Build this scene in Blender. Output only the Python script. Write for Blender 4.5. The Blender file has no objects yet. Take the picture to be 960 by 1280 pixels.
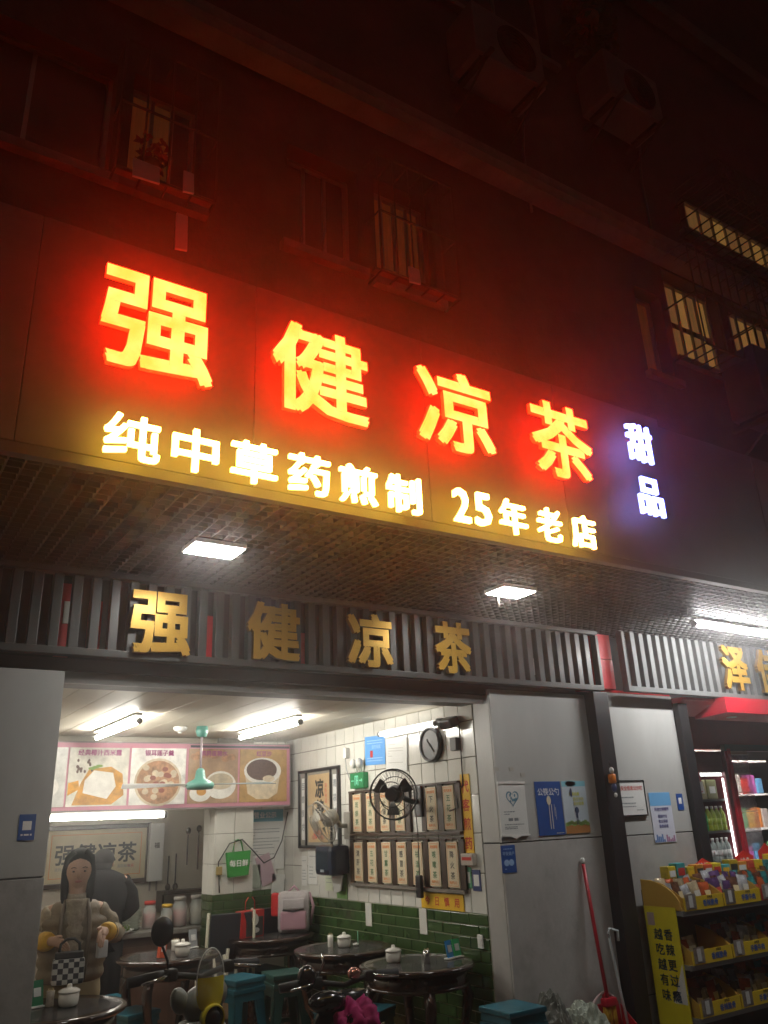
import bpy, bmesh, math, random
from mathutils import Vector, Matrix, Euler
rnd = random.Random(7)
R = math.radians
SC = bpy.context.scene
COL = SC.collection

# ---------------------------------------------------------------- camera
cam_d = bpy.data.cameras.new('camera')
cam = bpy.data.objects.new('camera', cam_d); COL.objects.link(cam)
def _cam():
    pitch, yaw, roll = R(20.932), R(33.635), R(-2.477)
    f = Vector((math.sin(yaw), math.cos(yaw), 0)); r = Vector((math.cos(yaw), -math.sin(yaw), 0)); u = Vector((0, 0, 1))
    f2 = f*math.cos(pitch)+u*math.sin(pitch); u2 = u*math.cos(pitch)-f*math.sin(pitch)
    r3 = r*math.cos(roll)+u2*math.sin(roll); u3 = u2*math.cos(roll)-r*math.sin(roll)
    m = Matrix((r3, u3, -f2)).transposed().to_4x4(); m.translation = (0, 0, 1.63)
    cam.matrix_world = m
_cam()
cam_d.sensor_fit = 'VERTICAL'; cam_d.sensor_height = 36; cam_d.lens = 36*1010.18/1280
cam_d.clip_start = 0.05; cam_d.clip_end = 800
SC.camera = cam
# ---------------------------------------------------------------- night sky
w = bpy.data.worlds.new('World'); SC.world = w; w.use_nodes = True
nt = w.node_tree
sky = nt.nodes.new('ShaderNodeTexSky'); sky.sky_type = 'NISHITA'; sky.sun_disc = False
sky.sun_elevation = R(-4); sky.sun_rotation = R(200)
nt.links.new(sky.outputs[0], nt.nodes['Background'].inputs[0]); nt.nodes['Background'].inputs[1].default_value = 0.05
sd = bpy.data.lights.new('fill_sun', 'SUN'); sd.energy = 0.03; sd.angle = R(12); sd.color = (1, .93, .82)  # weak sun added as an even fill on the facade
so = bpy.data.objects.new('fill_sun', sd); COL.objects.link(so); so.rotation_euler = (R(50), 0, R(-20)); so.location = (0, -5, 20)
vs = SC.view_settings; vs.view_transform = 'Standard'; vs.look = 'None'; vs.exposure = 0; vs.gamma = 1; vs.use_curve_mapping = False
cy = SC.cycles
cy.use_denoising = True
try: cy.denoiser = 'OPENIMAGEDENOISE'
except Exception: pass
cy.max_bounces = 5; cy.diffuse_bounces = 3; cy.glossy_bounces = 2; cy.transmission_bounces = 5; cy.volume_bounces = 0; cy.transparent_max_bounces = 8
cy.caustics_reflective = False; cy.caustics_refractive = False
cy.sample_clamp_indirect = 4; cy.use_light_tree = True
cy.volume_max_steps = 64

# ---------------------------------------------------------------- helpers
def lin(c):
    if isinstance(c, str):
        c = c.lstrip('#'); v = [int(c[i:i+2], 16)/255 for i in (0, 2, 4)]
        return tuple(x/12.92 if x <= .04045 else ((x+.055)/1.055)**2.4 for x in v)
    return tuple(c)
MATS = {}
def mat(name, col=(.5, .5, .5), rough=.5, metal=0, var=0, scale=8, bump=0, bscale=60, emit=None, estr=0, trans=0, alpha=1, ior=1.45, coat=0, dirt=0, dirtcol=(.06, .05, .04), stretch=(1, 1, 1), spec=.5, sss=0):
    if name in MATS: return MATS[name]
    m = bpy.data.materials.new(name); m.use_nodes = True; N = m.node_tree.nodes; L = m.node_tree.links
    b = N['Principled BSDF']; c = lin(col)
    b.inputs['Base Color'].default_value = (*c, 1); b.inputs['Roughness'].default_value = rough; b.inputs['Metallic'].default_value = metal
    b.inputs['IOR'].default_value = ior; b.inputs['Specular IOR Level'].default_value = spec
    if coat: b.inputs['Coat Weight'].default_value = coat; b.inputs['Coat Roughness'].default_value = .08
    if trans: b.inputs['Transmission Weight'].default_value = trans
    if alpha < 1: b.inputs['Alpha'].default_value = alpha
    if emit is not None:
        b.inputs['Emission Color'].default_value = (*lin(emit), 1); b.inputs['Emission Strength'].default_value = estr
    if var or bump or dirt:
        tc = N.new('ShaderNodeTexCoord'); mp = N.new('ShaderNodeMapping'); mp.inputs['Scale'].default_value = stretch
        L.new(tc.outputs['Object'], mp.inputs[0])
        oi = N.new('ShaderNodeObjectInfo'); ad = N.new('ShaderNodeVectorMath'); ad.operation = 'ADD'
        mu = N.new('ShaderNodeVectorMath'); mu.operation = 'SCALE'; mu.inputs[3].default_value = 37.
        cx = N.new('ShaderNodeCombineXYZ')
        for i in range(3): L.new(oi.outputs['Random'], cx.inputs[i])
        L.new(cx.outputs[0], mu.inputs[0]); L.new(mp.outputs[0], ad.inputs[0]); L.new(mu.outputs[0], ad.inputs[1])
    last = None
    if var or dirt:
        n = N.new('ShaderNodeTexNoise'); n.inputs['Scale'].default_value = scale; n.inputs['Detail'].default_value = 6; n.inputs['Roughness'].default_value = .62
        L.new(ad.outputs[0], n.inputs['Vector'])
        mr = N.new('ShaderNodeMapRange'); mr.inputs[1].default_value = .25; mr.inputs[2].default_value = .75; mr.inputs[3].default_value = 1-var; mr.inputs[4].default_value = 1+var*.6
        L.new(n.outputs[0], mr.inputs[0])
        # a slight difference from piece to piece as well
        m2 = N.new('ShaderNodeMapRange'); m2.inputs[3].default_value = 1-var*.5; m2.inputs[4].default_value = 1+var*.3
        L.new(oi.outputs['Random'], m2.inputs[0])
        mm = N.new('ShaderNodeMath'); mm.operation = 'MULTIPLY'; L.new(mr.outputs[0], mm.inputs[0]); L.new(m2.outputs[0], mm.inputs[1])
        vm = N.new('ShaderNodeVectorMath'); vm.operation = 'SCALE'; vm.inputs[0].default_value = c
        L.new(mm.outputs[0], vm.inputs[3]); last = vm.outputs[0]
        if dirt:
            n2 = N.new('ShaderNodeTexNoise'); n2.inputs['Scale'].default_value = scale*.45; n2.inputs['Detail'].default_value = 9; n2.inputs['Roughness'].default_value = .72
            L.new(ad.outputs[0], n2.inputs['Vector'])
            r2 = N.new('ShaderNodeMapRange'); r2.inputs[1].default_value = .5; r2.inputs[2].default_value = .72; r2.inputs[3].default_value = 0; r2.inputs[4].default_value = dirt
            L.new(n2.outputs[0], r2.inputs[0])
            mx = N.new('ShaderNodeMix'); mx.data_type = 'RGBA'; L.new(r2.outputs[0], mx.inputs[0]); L.new(last, mx.inputs[6]); mx.inputs[7].default_value = (*dirtcol, 1)
            last = mx.outputs[2]
        L.new(last, b.inputs['Base Color'])
        rr = N.new('ShaderNodeMapRange'); rr.inputs[3].default_value = max(.02, rough-.12); rr.inputs[4].default_value = min(1, rough+.15)
        L.new(n.outputs[0], rr.inputs[0]); L.new(rr.outputs[0], b.inputs['Roughness'])
    if bump:
        nb = N.new('ShaderNodeTexNoise'); nb.inputs['Scale'].default_value = bscale; nb.inputs['Detail'].default_value = 4
        L.new(ad.outputs[0], nb.inputs['Vector'])
        bp = N.new('ShaderNodeBump'); bp.inputs['Strength'].default_value = bump; bp.inputs['Distance'].default_value = .01
        L.new(nb.outputs[0], bp.inputs['Height']); L.new(bp.outputs[0], b.inputs['Normal'])
    MATS[name] = m
    return m
def glow(name, rgb, s=1.0):
    if name in MATS: return MATS[name]
    m = bpy.data.materials.new(name); m.use_nodes = True; N = m.node_tree.nodes; L = m.node_tree.links
    N.remove(N['Principled BSDF']); e = N.new('ShaderNodeEmission'); e.inputs[0].default_value = (*rgb, 1); e.inputs[1].default_value = s
    L.new(e.outputs[0], N['Material Output'].inputs[0]); MATS[name] = m
    return m

class MB:
    """collects shapes; build() links them as one mesh object"""
    def __init__(s, off=(0, 0, 0)): s.v = []; s.f = []; s.mi = []; s.off = Vector(off); s.m = 0; s.sm = []
    def add(s, vs, fs, smooth=False):
        k = len(s.v); s.v += [Vector(v) for v in vs]
        for f in fs: s.f.append([i+k for i in f]); s.mi.append(s.m); s.sm.append(smooth)
        return s
    def box(s, x0, y0, z0, x1, y1, z1):
        if x0 > x1: x0, x1 = x1, x0
        if y0 > y1: y0, y1 = y1, y0
        if z0 > z1: z0, z1 = z1, z0
        return s.add([(x0, y0, z0), (x1, y0, z0), (x1, y1, z0), (x0, y1, z0), (x0, y0, z1), (x1, y0, z1), (x1, y1, z1), (x0, y1, z1)],
              [(0, 3, 2, 1), (4, 5, 6, 7), (0, 1, 5, 4), (1, 2, 6, 5), (2, 3, 7, 6), (3, 0, 4, 7)])
    def cbox(s, c, d, rot=None):
        """box by centre, size and optional euler"""
        k = len(s.v); s.box(-d[0]/2, -d[1]/2, -d[2]/2, d[0]/2, d[1]/2, d[2]/2)
        M = Euler(rot).to_matrix() if rot else Matrix.Identity(3)
        for i in range(k, len(s.v)): s.v[i] = M @ s.v[i] + Vector(c)
        return s
    def bbox(s, c, d, b=.01, rot=None):
        """bevelled box (chamfered edges)"""
        x, y, z = d[0]/2, d[1]/2, d[2]/2; b = min(b, x*.49, y*.49, z*.49); bm = bmesh.new(); bmesh.ops.create_cube(bm, size=1)
        for v in bm.verts: v.co = Vector((v.co.x*d[0], v.co.y*d[1], v.co.z*d[2]))
        bmesh.ops.bevel(bm, geom=bm.edges[:], offset=b, segments=2, affect='EDGES', profile=.6)
        M = Euler(rot).to_matrix() if rot else Matrix.Identity(3)
        bm.verts.index_update(); s.add([M @ v.co + Vector(c) for v in bm.verts], [[v.index for v in f.verts] for f in bm.faces], False); bm.free()
        return s
    def tube(s, pts, r, n=8, caps=True):
        pts = [Vector(p) for p in pts]; rs = r if isinstance(r, (list, tuple)) else [r]*len(pts)
        rings = []; up = None; vs = []
        for i, p in enumerate(pts):
            t = (pts[min(i+1, len(pts)-1)]-pts[max(i-1, 0)]).normalized()
            if up is None:
                a = Vector((0, 0, 1)) if abs(t.z) < .9 else Vector((1, 0, 0)); up = (a - t*a.dot(t)).normalized()
            else: up = (up - t*up.dot(t)).normalized()
            sd_ = t.cross(up)
            for k in range(n):
                a = 2*math.pi*k/n; vs.append(p+(up*math.cos(a)+sd_*math.sin(a))*rs[i])
        fs = []
        for i in range(len(pts)-1):
            for k in range(n): fs.append((i*n+k, i*n+(k+1) % n, (i+1)*n+(k+1) % n, (i+1)*n+k))
        k0 = len(s.v); s.add(vs, fs, True)
        if caps:
            s.f.append([k0+k for k in range(n)][::-1]); s.mi.append(s.m); s.sm.append(False)
            s.f.append([k0+(len(pts)-1)*n+k for k in range(n)]); s.mi.append(s.m); s.sm.append(False)
        return s
    def lathe(s, prof, c=(0, 0, 0), n=24, axis='z', smooth=True):
        vs = []; fs = []
        for r, z in prof:
            for k in range(n):
                a = 2*math.pi*k/n; p = (r*math.cos(a), r*math.sin(a), z)
                if axis == 'y': p = (p[0], z, p[1])
                if axis == 'x': p = (z, p[0], p[1])
                vs.append(Vector(p)+Vector(c))
        for i in range(len(prof)-1):
            for k in range(n): fs.append((i*n+k, i*n+(k+1) % n, (i+1)*n+(k+1) % n, (i+1)*n+k))
        k0 = len(s.v); s.add(vs, fs, smooth)
        for i, rev in ((0, True), (len(prof)-1, False)):
            if prof[i][0] > 1e-4:
                ring = [k0+i*n+k for k in range(n)]; s.f.append(ring[::-1] if rev else ring); s.mi.append(s.m); s.sm.append(False)
        return s
    def prism(s, poly, y0, y1, plane='xz'):
        """polygon in a plane extruded across it"""
        n = len(poly)
        def P(a, b, t): return {'xz': (a, t, b), 'xy': (a, b, t), 'yz': (t, a, b)}[plane]
        vs = [P(a, b, y0) for a, b in poly]+[P(a, b, y1) for a, b in poly]
        return s.add(vs, [list(range(n))[::-1], list(range(n, 2*n))]+[(i, (i+1) % n, n+(i+1) % n, n+i) for i in range(n)])
    def ell(s, c, r, n=12, m=8, rot=None):
        vs = []; fs = []; M = Euler(rot).to_matrix() if rot else Matrix.Identity(3)
        for i in range(m+1):
            th = math.pi*i/m
            for k in range(n):
                a = 2*math.pi*k/n; vs.append(M @ Vector((r[0]*math.sin(th)*math.cos(a), r[1]*math.sin(th)*math.sin(a), r[2]*math.cos(th)))+Vector(c))
        for i in range(m):
            for k in range(n): fs.append((i*n+k, (i+1)*n+k, (i+1)*n+(k+1) % n, i*n+(k+1) % n))
        return s.add(vs, fs, True)
    def mesh(s, name='m'):
        me = bpy.data.meshes.new(name); me.from_pydata([v-s.off for v in s.v], [], s.f)
        me.polygons.foreach_set('material_index', s.mi); me.polygons.foreach_set('use_smooth', s.sm)
        bm = bmesh.new(); bm.from_mesh(me); bmesh.ops.remove_doubles(bm, verts=bm.verts, dist=1e-6) if len(s.v) < 20000 and any(s.sm) else None
        bmesh.ops.recalc_face_normals(bm, faces=bm.faces); bm.to_mesh(me); bm.free()
        return me
    def build(s, name, mats, parent=None, loc=None):
        me = s.mesh(name)
        for m in (mats if isinstance(mats, (list, tuple)) else [mats]): me.materials.append(m)
        return link(name, me, parent, loc)
def link(name, me, parent=None, loc=None, rot=None, scale=None):
    o = bpy.data.objects.new(name, me); COL.objects.link(o)
    if parent: o.parent = parent
    if loc: o.location = loc
    if rot: o.rotation_euler = rot
    if scale: o.scale = scale
    return o
def tag(o, label=None, cat=None, group=None, kind=None):
    if label: o['label'] = label
    if cat: o['category'] = cat
    if group: o['group'] = group
    if kind: o['kind'] = kind
    return o
def thing(name, label, cat, loc=(0, 0, 0), rz=0, group=None):
    o = bpy.data.objects.new(name, None); COL.objects.link(o); o.empty_display_size = .1
    o.location = loc; o.rotation_euler = (0, 0, R(rz)); return tag(o, label, cat, group)
def dup(o, parent=None):
    c = o.copy(); COL.objects.link(c); c.parent = parent
    for ch in o.children: dup(ch, c)
    return c
# ---- lettering
_g = {}
def raw_glyphs(s):
    """flat outline of a string at size 1: list of verts and faces"""
    if s in _g: return _g[s]
    c = bpy.data.curves.new('txt', 'FONT'); c.body = s; c.size = 1; c.resolution_u = 2
    o = bpy.data.objects.new('txt', c)
    me = bpy.data.meshes.new_from_object(o)
    vs = [v.co.copy() for v in me.vertices]; fs = [list(p.vertices) for p in me.polygons]
    bpy.data.meshes.remove(me); bpy.data.objects.remove(o); bpy.data.curves.remove(c)
    _g[s] = (vs, fs); return vs, fs
def solid_glyph(s, w, h, bold=.02, depth=.05, boldy=None):
    """a heavy extruded character filling a w x h box, centred, front face at z=depth; slot 0 front, 1 sides"""
    vs, fs = raw_glyphs(s); boldy = bold if boldy is None else boldy
    x0 = min(v.x for v in vs)-bold; x1 = max(v.x for v in vs)+bold; y0 = min(v.y for v in vs)-boldy; y1 = max(v.y for v in vs)+boldy
    mb = MB(); cx, cy_ = (x0+x1)/2, (y0+y1)/2; sx, sy = w/(x1-x0), h/(y1-y0)
    # outer loop edges
    cnt = {}
    for f in fs:
        for i in range(len(f)):
            e = (f[i], f[(i+1) % len(f)]); cnt[e] = 1
    bd = [e for e in cnt if (e[1], e[0]) not in cnt]
    offs = [(-bold, -boldy), (bold, -boldy), (-bold, boldy), (bold, boldy)] if bold > 0 else [(0, 0)]
    for k, (ox, oy) in enumerate(offs):
        dz = k*.0006; n = len(vs)
        P = [((v.x+ox-cx)*sx, (v.y+oy-cy_)*sy) for v in vs]
        mb.m = 0; mb.add([(a, b, depth-dz) for a, b in P], fs)
        mb.m = 1; mb.add([(a, b, depth-dz) for a, b in P]+[(a, b, dz) for a, b in P], [(e[1], e[0], e[0]+n, e[1]+n) for e in bd])
        mb.m = 2; mb.add([(a, b, dz) for a, b in P], [f[::-1] for f in fs])
    me = bpy.data.meshes.new('letter'); me.from_pydata(mb.v, [], mb.f); me.polygons.foreach_set('material_index', mb.mi)
    return me
def text_into(mb, s, x, z, size, y=-.001, bold=.0, vertical=False, align='c', step=1.08, sx=1.0):
    """flat lettering in the local x-z plane of a sheet, facing -y"""
    chars = [s] if not vertical else list(s)
    for i, ch in enumerate(chars):
        vs, fs = raw_glyphs(ch)
        if not vs: continue
        x0 = min(v.x for v in vs); x1 = max(v.x for v in vs)
        ox = x-(x0+x1)/2*size*sx if (align == 'c' or vertical) else x
        oz = z-(i*size*step if vertical else 0)
        for k, (dx, dy) in enumerate([(0, 0)] if not bold else [(-bold, -bold), (bold, -bold), (-bold, bold), (bold, bold)]):
            mb.add([(ox+(v.x+dx)*size*sx, y-k*.00012, oz+(v.y+dy)*size) for v in vs], fs)
FS = (R(90), 0, 0)
# ================================================================ setting
def struct(name, mb, m, loc=None):
    o = mb.build(name, m, None, loc); o['kind'] = 'structure'; return o
M_pave = mat('pavement', (.17, .165, .155), .55, var=.3, scale=5, bump=.3, bscale=90, dirt=.4)
M_floor = mat('floor_tile', (.42, .17, .07), .3, var=.25, scale=4, dirt=.5, dirtcol=(.09, .06, .04))
g = struct('pavement', MB().add([(-300, -300, 0), (300, -300, 0), (300, 300, 0), (-300, 300, 0)], [(0, 1, 2, 3)]), M_pave)
fl = struct('shop_floor', MB().box(.5, 4.45, -.05, 7.9, 9.4, .012), mat('grout_floor', (.16, .11, .08), .8))
fm = MB().bbox((0, 0, 0), (.292, .292, .012), .003).mesh('tile'); fm.materials.append(M_floor)
for i in range(10):
    for j in range(14): link('tile', fm, fl, (.98+.3*i, 4.75+.3*j, .013))

# ---- the apartment building and its shop bays
WU = 3.15
bl = thing('apartment_building', 'dark old apartment block above the lit shop signs', 'building', (3, 3.2, 0)); BO = bl.location
M_wall = mat('render_wall', (.12, .1, .088), .85, var=.35, scale=3, bump=.4, bscale=40, dirt=.5, dirtcol=(.03, .026, .022))
M_dark = mat('dark_void', (.02, .02, .02), .9)
M_conc = mat('concrete_edge', (.24, .21, .18), .8, var=.3, scale=6, bump=.3, dirt=.4)
# openings in the upper wall: x0, x1, z0, z1
OPEN = [(-.12, .62, 4.5, 5.22), (.7, 1.06, 4.5, 5.22), (1.55, 2.0, 4.5, 5.2), (2.12, 2.54, 4.48, 5.22), (4.42, 4.72, 4.55, 5.3), (4.8, 5.5, 4.78, 5.6), (5.62, 6.6, 4.78, 5.6), (5.2, 6.9, 6.12, 6.42), (2.5, 3.9, 7.2, 8.4), (-.3, 1.2, 6.4, 7.6)]
mb = MB(BO)
xs = sorted({-6., 14.}|{o[0] for o in OPEN}|{o[1] for o in OPEN}); zs = sorted({3.9, 13.}|{o[2] for o in OPEN}|{o[3] for o in OPEN})
for i in range(len(xs)-1):
    run = None
    for j in range(len(zs)-1):
        cx, cz = (xs[i]+xs[i+1])/2, (zs[j]+zs[j+1])/2
        hole = any(o[0] < cx < o[1] and o[2] < cz < o[3] for o in OPEN)
        if not hole and run is None: run = zs[j]
        if run is not None and (hole or j == len(zs)-2):
            top = zs[j] if hole else zs[j+1]
            mb.box(xs[i], WU, run, xs[i+1], WU+.24, top); run = None
mb.build('wall', M_wall, bl)
MB(BO).prism([(WU, 5.62), (WU-.12, 5.64), (WU-.14, 5.7), (WU-.14, 5.78), (WU, 5.84)], -6, 14, 'yz').build('floor_band', M_conc, bl)
MB(BO).prism([(WU, 8.7), (WU-.12, 8.72), (WU-.14, 8.86), (WU, 8.92)], -6, 14, 'yz').build('floor_band', M_conc, bl)
MB(BO).box(-6, WU-.6, 12.9, 14, WU+6, 13.2).build('roof', M_conc, bl)
MB(BO).box(-6, WU+.8, 4.2, 14, WU+.9, 12.9).build('inner_wall', M_dark, bl)
# windows
M_al = mat('window_aluminium', (.28, .25, .22), .4, metal=.6)
M_rust = mat('rusty_bars', (.12, .09, .07), .6, metal=.4, var=.3)
M_glassw = mat('window_glass', (.12, .1, .09), .08, spec=.6)
def curtain_mat(n, col, s): return mat(n, col, .9, emit=col, estr=s, var=.3, scale=12, stretch=(6, 1, .3))
C1 = curtain_mat('lit_curtain_dim', (.62, .32, .1), .02)
C2 = curtain_mat('lit_curtain', (.7, .36, .11), .13)
C3 = curtain_mat('lit_room', (.85, .45, .11), .19)
def window(x0, x1, z0, z1, nv, pm, rows=1, y=WU+.1):
    fr = MB(BO); t = .022
    fr.box(x0, y, z0, x0+t, y+.05, z1).box(x1-t, y, z0, x1, y+.05, z1).box(x0+t, y, z0, x1-t, y+.05, z0+t).box(x0+t, y, z1-t, x1-t, y+.05, z1)
    o = fr.build('window', M_al, bl)
    for k in range(nv):
        for q in range(rows):
            a = x0+t+(x1-x0-2*t)*k/nv; b = x0+t+(x1-x0-2*t)*(k+1)/nv; c = z0+t+(z1-z0-2*t)*q/rows; d = z0+t+(z1-z0-2*t)*(q+1)/rows
            mo = MB(BO)
            mo.box(b-.01, y+.004, c, b+.01, y+.046, d) if k < nv-1 else None
            MB(BO).box(a+.008, y+.02, c+(.05 if q else .008), b-.008, y+.026, d-.008).build('pane', pm if not isinstance(pm, list) else pm[(k+q*nv) % len(pm)], o)
            if mo.v: mo.build('mullion', M_al, o)
    MB(BO).box(x0-.04, WU-.05, z0-.05, x1+.04, WU+.1, z0).build('sill', M_conc, o)
    return o
window(-.12, .62, 4.5, 5.22, 2, M_glassw); window(.7, 1.06, 4.5, 5.22, 3, [C1, C1, M_glassw]); window(1.55, 2.0, 4.5, 5.2, 3, M_glassw)
window(2.12, 2.54, 4.48, 5.22, 4, C1); window(4.42, 4.72, 4.55, 5.3, 1, C1); window(4.8, 5.5, 4.78, 5.6, 5, [C2, C2, C3, C2, C3], 2); window(5.62, 6.6, 4.78, 5.6, 7, [M_glassw, C2, M_glassw, M_glassw, M_glassw, M_glassw, M_glassw, C3, C2, C3, C3, C2, C2, C3], 2)
window(5.2, 6.9, 6.12, 6.42, 9, [C2, C2, C3], y=WU-.06); window(2.5, 3.9, 7.2, 8.4, 3, M_glassw); window(-.3, 1.2, 6.4, 7.6, 3, M_glassw)  # first strip: glowing panes stand in for the lit balcony cage underside
def cage(x0, x1, z0, z1, dp, step=.11, tray=True, rails=3):
    mb = MB(BO); y = WU-dp; n = max(2, round((x1-x0)/step)); r = .006
    for k in range(n+1):
        x = x0+(x1-x0)*k/n; mb.tube([(x, y, z0), (x, y, z1)], r, 5); mb.tube([(x, y, z0), (x, WU, z0)], r, 5); mb.tube([(x, y, z1), (x, WU, z1)], r, 5)
    for k in range(rails):
        z = z0+(z1-z0)*k/(rails-1); mb.tube([(x0, WU, z), (x0, y, z), (x1, y, z), (x1, WU, z)], r*1.3, 5)
    o = mb.build('window_cage', M_rust, bl)
    return o
c1 = cage(.62, 1.1, 4.46, 5.26, .14); cage(2.06, 2.6, 4.44, 5.26, .14); cage(4.75, 5.55, 4.74, 5.64, .28); cage(5.58, 6.7, 4.74, 5.64, .28, .09, rails=5); cage(5.15, 7.0, 6.02, 6.5, .45, .1, rails=4)
for (a, b, z) in ((.63, 1.09, 4.47), (2.07, 2.59, 4.45)):
    for k in range(2): MB(BO).box(a, WU-.13+.065*k, z+.05*k, b, WU-.13+.065*k+.05, z+.015+.05*k).build('tray_plank', mat('tray_plank', (.22, .13, .09), .7, var=.3), bl)
# things hanging out of the cages
cl = MB(BO)
M_cloth = mat('hung_cloth', (.62, .5, .46), .9)
for x, z, ww, hh, y, lb in ((.93, 4.08, .055, .2, 2.96, 'long narrow pale cloth hanging just above the lit sign'), (.93, 4.36, .05, .12, 2.9, 'short pale cloth under the cage with the flower pot'), (2.2, 4.33, .07, .1, 2.9, 'pale scrap of cloth under the cage without flowers'), (.74, 4.36, .12, .1, 2.92, 'wide pale cloth below the flower pot')):
    o = MB((x, y, z)).prism([(x-ww/2, z), (x+ww/2, z+.01), (x+ww/2-.006, z+hh), (x-ww/2-.004, z+hh)], y, y+.012).build('hung_cloth', M_cloth, None, (x, y, z))
    tag(o, lb, 'cloth', 'cloths hanging below the window cages')
pl = thing('flower_pot', 'small flowering plant in a tray of the dark window cage', 'plant', (.8, 3.08, 4.56))
MB().lathe([(.03, 0), (.045, .06), (.04, .06)], n=12).build('pot', mat('terracotta', (.35, .14, .08), .8), pl)
lf = MB()
for k in range(70):
    a = rnd.random()*6.28; r = rnd.random()**.5*.09; c = Vector((math.cos(a)*r, math.sin(a)*r, .06+rnd.random()*.1)); d = Vector((rnd.uniform(-1, 1), rnd.uniform(-1, 1), rnd.uniform(-.3, 1))).normalized()*.025; e = d.cross(Vector((rnd.random(), rnd.random(), rnd.random()))).normalized()*.012
    lf.add([c-d, c+e, c+d, c-e], [(0, 1, 2, 3)])
lf.build('leaves', mat('flower_leaves', (.3, .06, .05), .6, var=.3), pl)

# ---- soffit under the overhang: open cell ceiling
HS = 2.955; YF = 2.99
M_lat = mat('lattice_metal', (.085, .085, .085), .45, metal=.5, var=.15)
sf = thing('lattice_soffit', 'open cell metal lattice ceiling over the pavement', 'ceiling', (3, 3.7, 2.955)); SO = sf.location
lx = MB().box(-4, -.003, 0, 10, .003, .045).mesh('strip'); lx.materials.append(M_lat)
for k in range(24): link('strip', lx, sf, (-3, YF+.07+.0625*k-SO.y, .001))
ly = MB().box(-.003, 0, 0, .003, 1.45, .045).mesh('cross_strip'); ly.materials.append(M_lat)
for k in range(170): link('cross_strip', ly, sf, (-2.4+.0625*k-SO.x, YF+.02-SO.y, .0005))
MB(SO).box(-5, YF+.02, 3.25, 12, 4.6, 3.27).build('void_deck', mat('void_deck', (.07, .065, .06), .9), sf)
MB(SO).box(-5, YF-.035, HS-.012, 12, YF+.012, HS+.03).build('edge_trim', mat('edge_trim', (.16, .155, .15), .5, metal=.3), sf)

# ---- big lit shop sign
sg = thing('shop_sign', 'large lit sign with yellow and white Chinese letters over the tea shop', 'sign', (2, 2.97, 2.98)); GO = sg.location
M_board = mat('sign_board', (.2, .19, .18), .5, var=.22, scale=2.2, bump=.12, bscale=30, dirt=.25)
bx = [-.6, .35, 1.3, 2.25, 3.2, 4.15]
for i in range(5):
    MB(GO).bbox(((bx[i]+bx[i+1])/2, YF-.005, 3.505), (bx[i+1]-bx[i]-.002, .05, 1.03), .004).build('board_panel', M_board, sg)
MB(GO).box(-.6, YF+.03, 2.99, 4.15, YF+.15, 4.02).build('backing', M_dark, sg)
RED_F = glow('letter_face_red', (60, .84, .05)); RED_S = glow('letter_side_red', (9, .1, .012))
def uneven(m, c0, c1, sc):
    N = m.node_tree.nodes; L = m.node_tree.links; e = [n for n in N if n.type == 'EMISSION'][0]; tc = N.new('ShaderNodeTexCoord'); n = N.new('ShaderNodeTexNoise'); n.inputs['Scale'].default_value = sc; n.inputs['Detail'].default_value = 3
    r = N.new('ShaderNodeMapRange'); r.inputs[1].default_value = .35; r.inputs[2].default_value = .65; mx = N.new('ShaderNodeMix'); mx.data_type = 'RGBA'; mx.inputs[6].default_value = (*c0, 1); mx.inputs[7].default_value = (*c1, 1)
    L.new(tc.outputs['Object'], n.inputs['Vector']); L.new(n.outputs[0], r.inputs[0]); L.new(r.outputs[0], mx.inputs[0]); L.new(mx.outputs[2], e.inputs[0])
uneven(RED_F, (36, .86, .1), (40, 1.15, .26), 7)
WH_F = glow('letter_face_warm', (38, 20, 3.4)); WH_S = glow('letter_side_warm', (8, 4.8, 1.1))
RED_B = glow('letter_back_red', (8, .04, .003)); WH_B = glow('letter_back_warm', (6.2, 3.7, .02)); BL_B = glow('letter_back_cold', (.9, 1.0, 4.2))
BL_F = glow('letter_face_cold', (2.4, 2.8, 14)); BL_S = glow('letter_side_cold', (1.4, 1.6, 4.5))
def sign_letter(ch, x0, x1, z0, z1, bold, face, side, depth, y, par, base, boldy=None):
    k = (y-depth)/2.9; x0, x1, z0, z1 = x0*k, x1*k, 1.63+(z0-1.63)*k, 1.63+(z1-1.63)*k
    me = solid_glyph(ch, x1-x0, z1-z0, bold, depth, boldy); [me.materials.append(q) for q in (face, side, {RED_F: RED_B, WH_F: WH_B, BL_F: BL_B}[face])]
    return link('letter', me, par, (Vector(((x0+x1)/2, y, (z0+z1)/2))-base), FS)
for ch, a, b in (('强', .6, 1.08), ('健', 1.36, 1.87), ('凉', 2.16, 2.66), ('茶', 2.935, 3.41)): sign_letter(ch, a, b, 3.375, 3.845, .022, RED_F, RED_S, .025, 2.85, sg, GO)
for ch, a, b in (('纯', .655, .875), ('中', .925, 1.122), ('草', 1.178, 1.39), ('药', 1.445, 1.652), ('煎', 1.702, 1.902), ('制', 1.957, 2.152), ('2', 2.35, 2.452), ('5', 2.487, 2.588), ('年', 2.648, 2.832), ('老', 2.91, 3.083), ('店', 3.163, 3.345)):
    sign_letter(ch, a, b, 2.983 if ch not in '25' else 2.995, 3.172, .012, WH_F, WH_S, .02, 2.86, sg, GO)
for ch, a, b, c, d in (('甜', 3.75, 3.98, 3.63, 3.885), ('品', 3.775, 3.99, 3.28, 3.525)): sign_letter(ch, a, b, c, d, .017, BL_F, BL_S, .02, 2.86, sg, GO)
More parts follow.
